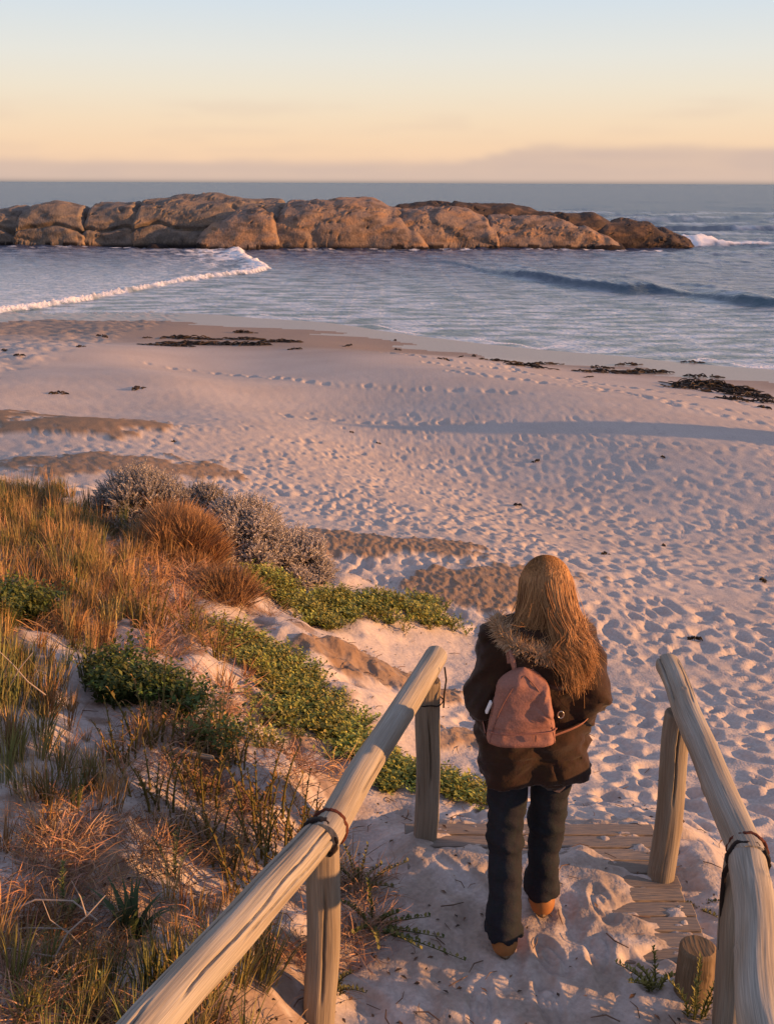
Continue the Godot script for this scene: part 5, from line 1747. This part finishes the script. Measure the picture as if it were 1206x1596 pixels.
func build_hair(root: Node3D, h: Vector3) -> void:
	var r := RandomNumberGenerator.new()
	r.seed = 8
	var f := Field.new(h + Vector3(-0.16, -0.27, -0.13), h + Vector3(0.2, 0.16, 0.2), 0.007)
	f.bone(h + Vector3(0, 0.035, 0.012), h + Vector3(0.0, 0.04, 0.03), 0.084, 0.084, 0.02, Vector3(0.97, 1.08, 1.0))
	f.bone(h + Vector3(0, 0.01, 0.035), h + Vector3(0.012, -0.13, 0.06), 0.074, 0.064, 0.03, Vector3(1.05, 1, 0.8))
	f.bone(h + Vector3(0.03, -0.1, 0.06), h + Vector3(0.06, -0.19, 0.12), 0.062, 0.04, 0.03, Vector3(1.1, 1, 0.7))
	f.bone(h + Vector3(0.0, -0.12, 0.055), Vector3(0.0, 1.32, 0.075), 0.07, 0.062, 0.03, Vector3(1.15, 1, 0.8))
	for z in f.n.z:                                     # leave the face free
		for y in f.n.y:
			for x in f.n.x:
				var p := f.lo + Vector3(x, y, z) * f.cell - h
				var o := (z * f.n.y + y) * f.n.x + x
				var face := 0.052 - Vector2(p.x * 0.85, (p.y + 0.035) * 0.6).length()
				if p.z < 0.02:
					f.f[o] = maxf(f.f[o], face)
				f.f[o] -= 0.0015 * sin(atan2(p.x, p.z + 0.04) * 30.0 + 3.0 * nb.get_noise_3d(p.x * 6.0, p.y * 3.0, p.z * 6.0))
	var cap := Shape.new()
	var tone := func(a: float) -> Color:
		return Color(0.15, 0.068, 0.030).lerp(Color(0.58, 0.32, 0.145), clampf(a, 0.0, 1.0))
	f.shape(cap, func(p): return tone.call(0.25 + 0.5 * nb.get_noise_3d(p.x * 22.0, p.y * 2.0, p.z * 22.0)))
	obj("hair", cap.mesh(), mats.hair, root)
	var s := Shape.new()
	var locks := []
	for i in 64:                                             # strands gather in wavy locks
		var a := r.randf_range(-PI * 0.98, PI * 0.98)           # 0 is the back of the head
		var up := r.randf_range(0.1, 1.0)
		var d := Vector3(sin(a) * sqrt(1.0 - up * up * 0.97), up, cos(a) * sqrt(1.0 - up * up * 0.97)).normalized()
		var goal: Vector3
		var loose := d.x > -0.12 + r.randf_range(-0.3, 0.2)
		if not loose:                                          # tucked into the hood on the left
			goal = Vector3(-0.03 + d.x * 0.075 + r.randf_range(-0.02, 0.03), r.randf_range(1.315, 1.35), 0.085 + r.randf_range(-0.04, 0.04))
		else:                                                  # over the hood and down the right shoulder blade
			var g := clampf(0.5 + 0.45 * d.x + r.randf_range(-0.35, 0.35), 0.0, 1.0)
			goal = Vector3(0.03 + 0.135 * g, lerpf(1.305, 1.24, g) + r.randf_range(-0.05, 0.06), 0.20 - 0.075 * g * g + r.randf_range(-0.015, 0.012))
		locks.append([d, goal, loose, r.randf_range(0.010, 0.026), r.randf() * TAU, r.randf_range(9.0, 15.0), r.randf()])
	for i in 6500:
		var k = locks[i % 64]
		var d: Vector3 = (k[0] + Vector3(r.randfn(), r.randfn(), r.randfn()) * 0.2).normalized()
		if d.z < -0.45 and d.y < 0.75 or d.y < -0.1:
			continue
		var stray := r.randf() < 0.06
		var q := h + Vector3(0, 0.035, 0.018) + Vector3(d.x * 0.094, d.y * 0.103, d.z * 0.099)
		var goal: Vector3 = k[1] + Vector3(r.randfn(), r.randfn() * 1.8, r.randfn() * 0.7) * (0.016 if not stray else 0.035)
		var neck := Vector3(h.x + d.x * 0.086 + goal.x * 0.12, 1.43 + r.randf_range(-0.02, 0.02), h.z + 0.03 + maxf(d.z, -0.1) * 0.09 + 0.022)
		var shoulder := Vector3(lerpf(neck.x, goal.x, 0.5), 1.365, lerpf(neck.z, 0.265, 0.85)) if k[2] else Vector3(lerpf(neck.x, goal.x, 0.5), 1.385, lerpf(neck.z, goal.z, 0.5) + 0.02)
		var path := PackedVector3Array()
		var rad := PackedFloat32Array()
		var puff := r.randf_range(0.0, 0.007) + (0.012 if stray else 0.0)
		var n := 14 if k[2] else 9
		for j in n:
			var t := j / (n - 1.0)
			var p := bezier([q, Vector3(h.x + d.x * (0.099 + puff), h.y + 0.045 + d.y * 0.03, h.z + 0.02 + d.z * (0.122 + puff)), neck, shoulder, goal], t)
			var amp: float = k[3] * smoothstep(0.3, 0.75, t) * (1.0 if k[2] else 0.3)
			p += Vector3(sin(t * k[5] + k[4] + d.x) * amp, 0, cos(t * k[5] * 0.9 + k[4]) * amp * 0.5)
			path.append(p)
			rad.append(0.0012 * (1.0 - 0.6 * smoothstep(0.6, 1.0, t)))
		var v: float = clampf(k[6] * 0.25 + r.randf() * 0.75, 0.0, 1.0)
		s.tube(path, rad, 3, tone.call(v), tone.call(v), false)
	obj("hair_strands", s.mesh(), mats.hair, root)
	# fur round the edge of the hood
	var fur := Shape.new()
	var rim := [Vector3(-0.155, 1.395, 0.0), Vector3(-0.145, 1.375, 0.08), Vector3(-0.085, 1.345, 0.145), Vector3(0.0, 1.325, 0.16), Vector3(0.085, 1.335, 0.135), Vector3(0.145, 1.37, 0.085), Vector3(0.15, 1.39, 0.0)]
	var path := PackedVector3Array()
	var rad := PackedFloat32Array()
	for k in 25:
		path.append(spline(rim, k / 24.0))
		rad.append(0.02)
	fur.tube(path, rad, 8, Color(0.28, 0.17, 0.095), Color(0.28, 0.17, 0.095))
	for i in 4200:
		var t := r.randf()
		var p := spline(rim, t)
		var tang := (spline(rim, minf(t + 0.02, 1.0)) - spline(rim, maxf(t - 0.02, 0.0))).normalized()
		var a := r.randf() * TAU
		var side := tang.cross(Vector3.UP).normalized()
		var d := (side * cos(a) + side.cross(tang) * sin(a) + tang * r.randf_range(-0.5, 0.5) + Vector3(0, -0.25, 0.15)).normalized()
		var v := r.randf()
		fur.blade(p + d * 0.012, p + d * r.randf_range(0.034, 0.070), Vector3(0, -0.010, 0) + tang * r.randf_range(-0.014, 0.014), 0.0015, Color(0.28, 0.17, 0.095).lerp(Color(0.62, 0.43, 0.27), v), Color(0.28, 0.17, 0.095).lerp(Color(0.62, 0.43, 0.27), v), 3, Vector3(r.randf() - 0.5, r.randf() - 0.5, r.randf() - 0.5))
	obj("fur_trim", fur.mesh(), mats.hair, root)


func bezier(pts: Array, t: float) -> Vector3:
	var a := pts.duplicate()
	while a.size() > 1:
		for i in a.size() - 1:
			a[i] = a[i].lerp(a[i + 1], t)
		a.pop_back()
	return a[0]


func spline(pts: Array, t: float) -> Vector3:
	var u := clampf(t, 0.0, 0.9999) * (pts.size() - 1)
	var i := int(u)
	var p0: Vector3 = pts[maxi(i - 1, 0)]
	var p1: Vector3 = pts[i]
	var p2: Vector3 = pts[i + 1]
	var p3: Vector3 = pts[mini(i + 2, pts.size() - 1)]
	return p1.cubic_interpolate(p2, p0, p3, u - i)


func build_backpack() -> void:
	var root := thing("backpack", "small dusty pink backpack with a diagonal front fold on the woman's back", "backpack", WOMAN + Vector3(-0.075, 0.965, 0.125))
	# the bag: rings of a rounded outline, deepest low down
	var n := 64
	var rows := 40
	var p := PackedVector3Array()
	var c := PackedColorArray()
	var t := PackedVector2Array()
	var high := 0.315
	for j in rows:
		var v := j / (rows - 1.0)
		var cap := pow(sin(clampf(v / 0.10, 0.0, 1.0) * PI * 0.5), 0.6) * pow(sin(clampf((1.0 - v) / 0.24, 0.0, 1.0) * PI * 0.5), 0.75)
		var w := lerpf(0.130, 0.076, pow(v, 1.25)) * maxf(cap, 0.02)
		var d := lerpf(0.068, 0.045, v) * maxf(pow(cap, 0.8), 0.02)
		for i in n + 1:
			var a := TAU * i / n
			var ca := cos(a)
			var sa := sin(a)
			var e := 0.62
			var q := Vector3(signf(ca) * pow(absf(ca), e) * w, v * high, signf(sa) * pow(absf(sa), e) * d + 0.055)
			if sa > 0.0:                                       # the face that we see: slack folds and a flap
				var fold := q.x * 0.72 + q.y * 0.69                # a crease from lower left to upper right
				q.z += 0.010 * smoothstep(0.012, -0.004, absf(q.x - 0.035 - 0.35 * (q.y - 0.12)) - 0.004) * smoothstep(0.09, 0.14, q.y) * smoothstep(0.30, 0.24, q.y)
				q.z += 0.026 * smoothstep(0.0, 0.05, q.x - 0.030 - 0.35 * (q.y - 0.14)) * smoothstep(0.10, 0.15, q.y) * smoothstep(0.30, 0.22, q.y)
				q.z -= 0.007 * smoothstep(0.007, 0.0, absf(q.y - 0.085 - 0.04 * q.x))
				q.z -= 0.006 * smoothstep(0.006, 0.0, absf(fold - 0.16)) * smoothstep(0.02, 0.08, q.x)
				q.z += 0.009 * nb.get_noise_3d(q.x * 9.0, q.y * 7.0, 3.0)
			q += Vector3(0.004, 0.003, 0.004) * nb.get_noise_3d(q.x * 14.0, q.y * 14.0, q.z * 14.0)
			p.append(q)
			var g := 0.5 + 0.5 * nb.get_noise_3d(q.x * 8.0, q.y * 8.0, q.z * 8.0)
			c.append(Color(0.30, 0.14, 0.108).lerp(Color(0.36, 0.175, 0.138), g))
			t.append(Vector2(q.x, q.y))
	var s := Shape.new()
	s.grid(p, c, t, n + 1, rows)
	obj("bag", s.mesh(), mats.bag, root)
	# front pocket with a piped zip at its top
	var pipe := PackedVector3Array()
	var rr := PackedFloat32Array()
	for k in 21:
		var u := k / 20.0 * 2.0 - 1.0
		pipe.append(Vector3(u * 0.125, 0.082 + 0.04 * u * 0.125 - 0.004 * u * u, 0.055 + 0.073 * pow(maxf(1.0 - pow(absf(u * 0.98), 3.2), 0.0), 0.31)))
		rr.append(0.0028)
	var z := Shape.new()
	z.tube(pipe, rr, 6, Color(0.30, 0.13, 0.10), Color(0.30, 0.13, 0.10))
	obj("zip", z.mesh(), mats.bag, root)
	var pull := Shape.new()
	pull.box(Vector3(0.045, 0.066, 0.131), Vector3(0.008, 0.026, 0.004), Color(0.26, 0.12, 0.09), 0.0015)
	obj("zip_pull", pull.mesh(), mats.bag, root)
	var arch := PackedVector3Array()
	var ar := PackedFloat32Array()
	for k in 33:                                             # piping over the top of the front panel
		var a := PI * k / 32.0
		var y := 0.03 + 0.262 * sin(a)
		var v := y / high
		var w := lerpf(0.130, 0.076, pow(v, 1.25)) * pow(sin(clampf((1.0 - v) / 0.24, 0.0, 1.0) * PI * 0.5), 0.75)
		var d := lerpf(0.068, 0.045, v) * pow(sin(clampf((1.0 - v) / 0.24, 0.0, 1.0) * PI * 0.5), 0.6)
		var u := cos(a) * 0.93
		arch.append(Vector3(u * w, y, 0.057 + d * pow(maxf(1.0 - pow(absf(u), 3.2), 0.0), 0.31)))
		ar.append(0.0026)
	var piping := Shape.new()
	piping.tube(arch, ar, 6, Color(0.27, 0.125, 0.095), Color(0.27, 0.125, 0.095))
	obj("piping", piping.mesh(), mats.bag, root)
	for sx in [-1.0, 1.0]:                                   # the two ears of the carrying loop
		var l := Shape.new()
		l.tube(PackedVector3Array([Vector3(sx * 0.030, high - 0.018, 0.04), Vector3(sx * 0.040, high + 0.022, 0.045), Vector3(sx * 0.045, high + 0.045, 0.03), Vector3(sx * 0.042, high + 0.03, 0.0)]), PackedFloat32Array([0.010, 0.011, 0.010, 0.008]), 8, Color(0.38, 0.18, 0.135), Color(0.38, 0.18, 0.135))
		obj("carrying_loop", l.mesh(), mats.bag, root)
		# shoulder strap: up over the shoulder, down the front and back under the arm
		var way: Array = [Vector3(sx * 0.04 + 0.0, high - 0.01, 0.01), Vector3(sx * 0.085 + 0.035, 0.385, -0.03), Vector3(sx * 0.105 + 0.06, 0.405, -0.115), Vector3(sx * 0.12 + 0.06, 0.33, -0.25), Vector3(sx * 0.14 + 0.06, 0.18, -0.26), Vector3(sx * 0.205 + 0.07, 0.10, -0.14), Vector3(sx * 0.19 + 0.06, 0.06, -0.02), Vector3(sx * 0.125, 0.03, 0.04)]
		var st := Shape.new()
		var pp := PackedVector3Array()
		var cc := PackedColorArray()
		var tt := PackedVector2Array()
		for k in 41:
			var q := spline(way, k / 40.0)
			var out := (q - Vector3(0.07, 0.2, -0.12)).normalized()
			var tg := (spline(way, minf((k + 1) / 40.0, 1.0)) - spline(way, maxf((k - 1) / 40.0, 0.0))).normalized()
			var sd := tg.cross(out).normalized()
			for o in [[-0.014, 0.0], [-0.014, 0.005], [0.014, 0.005], [0.014, 0.0], [-0.014, 0.0]]:
				pp.append(q + sd * o[0] + out * o[1])
				cc.append(Color(0.34, 0.155, 0.115))
				tt.append(Vector2.ZERO)
		st.grid(pp, cc, tt, 5, 41)
		obj("shoulder_strap", st.mesh(), mats.bag, root)
	var tg2 := Shape.new()
	tg2.box(Vector3(-0.122, 0.155, 0.062), Vector3(0.010, 0.05, 0.022), Color(0.66, 0.63, 0.62), 0.003, Basis(Vector3(0, 0, 1), -0.35))
	obj("white_tag", tg2.mesh(), mats.strap_white, root)
	var buckle := Shape.new()
	var rp := PackedVector3Array()
	var rq := PackedFloat32Array()
	for k in 17:
		rp.append(Vector3(0.142 + 0.011 * cos(TAU * k / 16.0), 0.125 + 0.014 * sin(TAU * k / 16.0), 0.062))
		rq.append(0.0022)
	buckle.tube(rp, rq, 6, Color(0.5, 0.45, 0.4), Color(0.5, 0.45, 0.4))
	obj("buckle", buckle.mesh(), mats.metal, root)


var mats := {}


func make_materials() -> void:
	var fibre := grain(0.05, 4, grey(0.70), grey(1.0), FastNoiseLite.TYPE_SIMPLEX_SMOOTH, 512, 0.0, 21)
	var fibre_n := grain(0.05, 4, grey(0), grey(1), FastNoiseLite.TYPE_SIMPLEX_SMOOTH, 512, 6.0, 21)
	var wood := func(c: Color, s: Vector3) -> StandardMaterial3D:
		return paint(c, 0.85, fibre, fibre_n, s, false, 0.45)
	mats.rail = wood.call(Color(0.71, 0.67, 0.62), Vector3(5, 0.14, 1))
	mats.post = wood.call(Color(0.63, 0.575, 0.51), Vector3(5, 0.14, 1))
	mats.stump = wood.call(Color(0.55, 0.47, 0.38), Vector3(3, 0.3, 1))
	mats.plank = wood.call(Color(0.64, 0.585, 0.54), Vector3(7, 0.14, 1))
	mats.strap = paint(Color(0.13, 0.10, 0.09), 0.7)
	mats.rust = paint(Color(0.42, 0.22, 0.16), 0.8, grain(0.05, 3, grey(0.5), grey(1.0), FastNoiseLite.TYPE_SIMPLEX, 256, 0.0, 31), null, Vector3(9, 9, 9))
	mats.rock = paint(Color.WHITE, 0.9, grain(0.03, 5, grey(0.72), grey(1.0), FastNoiseLite.TYPE_SIMPLEX_SMOOTH, 1024, 0.0, 41), grain(0.03, 5, grey(0), grey(1), FastNoiseLite.TYPE_SIMPLEX_SMOOTH, 1024, 5.0, 42), Vector3(0.14, 0.14, 0.14), true, 1.0)
	mats.weed = paint(Color.WHITE, 0.55)
	mats.leaf = paint(Color.WHITE, 0.7)
	mats.leaf.backlight_enabled = true
	mats.leaf.backlight = Color(0.35, 0.35, 0.35)
	mats.dead = paint(Color.WHITE, 0.85)
	mats.dead.backlight_enabled = true
	mats.dead.backlight = Color(0.2, 0.2, 0.2)
	mats.twig = paint(Color.WHITE, 0.9)
	var weave := grain(0.12, 2, grey(0.8), grey(1.0), FastNoiseLite.TYPE_VALUE, 256, 0.0, 51)
	var weave_n := grain(0.1, 3, grey(0), grey(1), FastNoiseLite.TYPE_VALUE, 256, 5.0, 52)
	mats.skin = paint(Color.WHITE, 0.5)
	mats.denim = paint(Color.WHITE, 0.85, weave, weave_n, Vector3(9, 9, 9), true, 0.5)
	mats.suede = paint(Color.WHITE, 0.85, weave, weave_n, Vector3(7, 7, 7), true, 0.4)
	mats.suede.rim_enabled = true
	mats.suede.rim = 0.25
	mats.bag = paint(Color.WHITE, 0.6, weave, weave_n, Vector3(9, 9, 9), true, 0.35)
	mats.boot = paint(Color.WHITE, 0.6)
	mats.hair = paint(Color.WHITE, 0.45)
	mats.strap_white = paint(Color.WHITE, 0.7)
	mats.metal = paint(Color.WHITE, 0.35)
	mats.metal.metallic = 0.9


func clock(what: String, since: int) -> int:
	var now := Time.get_ticks_msec()
	print(what, " ", now - since, " ms")
	return now


func _ready() -> void:
	ready_noise()
	camera_and_light()
	make_materials()
	var t := Time.get_ticks_msec()
	build_land()
	t = clock("land", t)
	build_sea()
	t = clock("sea", t)
	build_rocks()
	t = clock("rocks", t)
	build_weed()
	t = clock("weed", t)
	build_handrails()
	build_boardwalk()
	t = clock("wood", t)
	build_cover()
	t = clock("cover", t)
	build_shrubs()
	build_small_plants()
	t = clock("shrubs", t)
	build_person()
	build_backpack()
	t = clock("person", t)
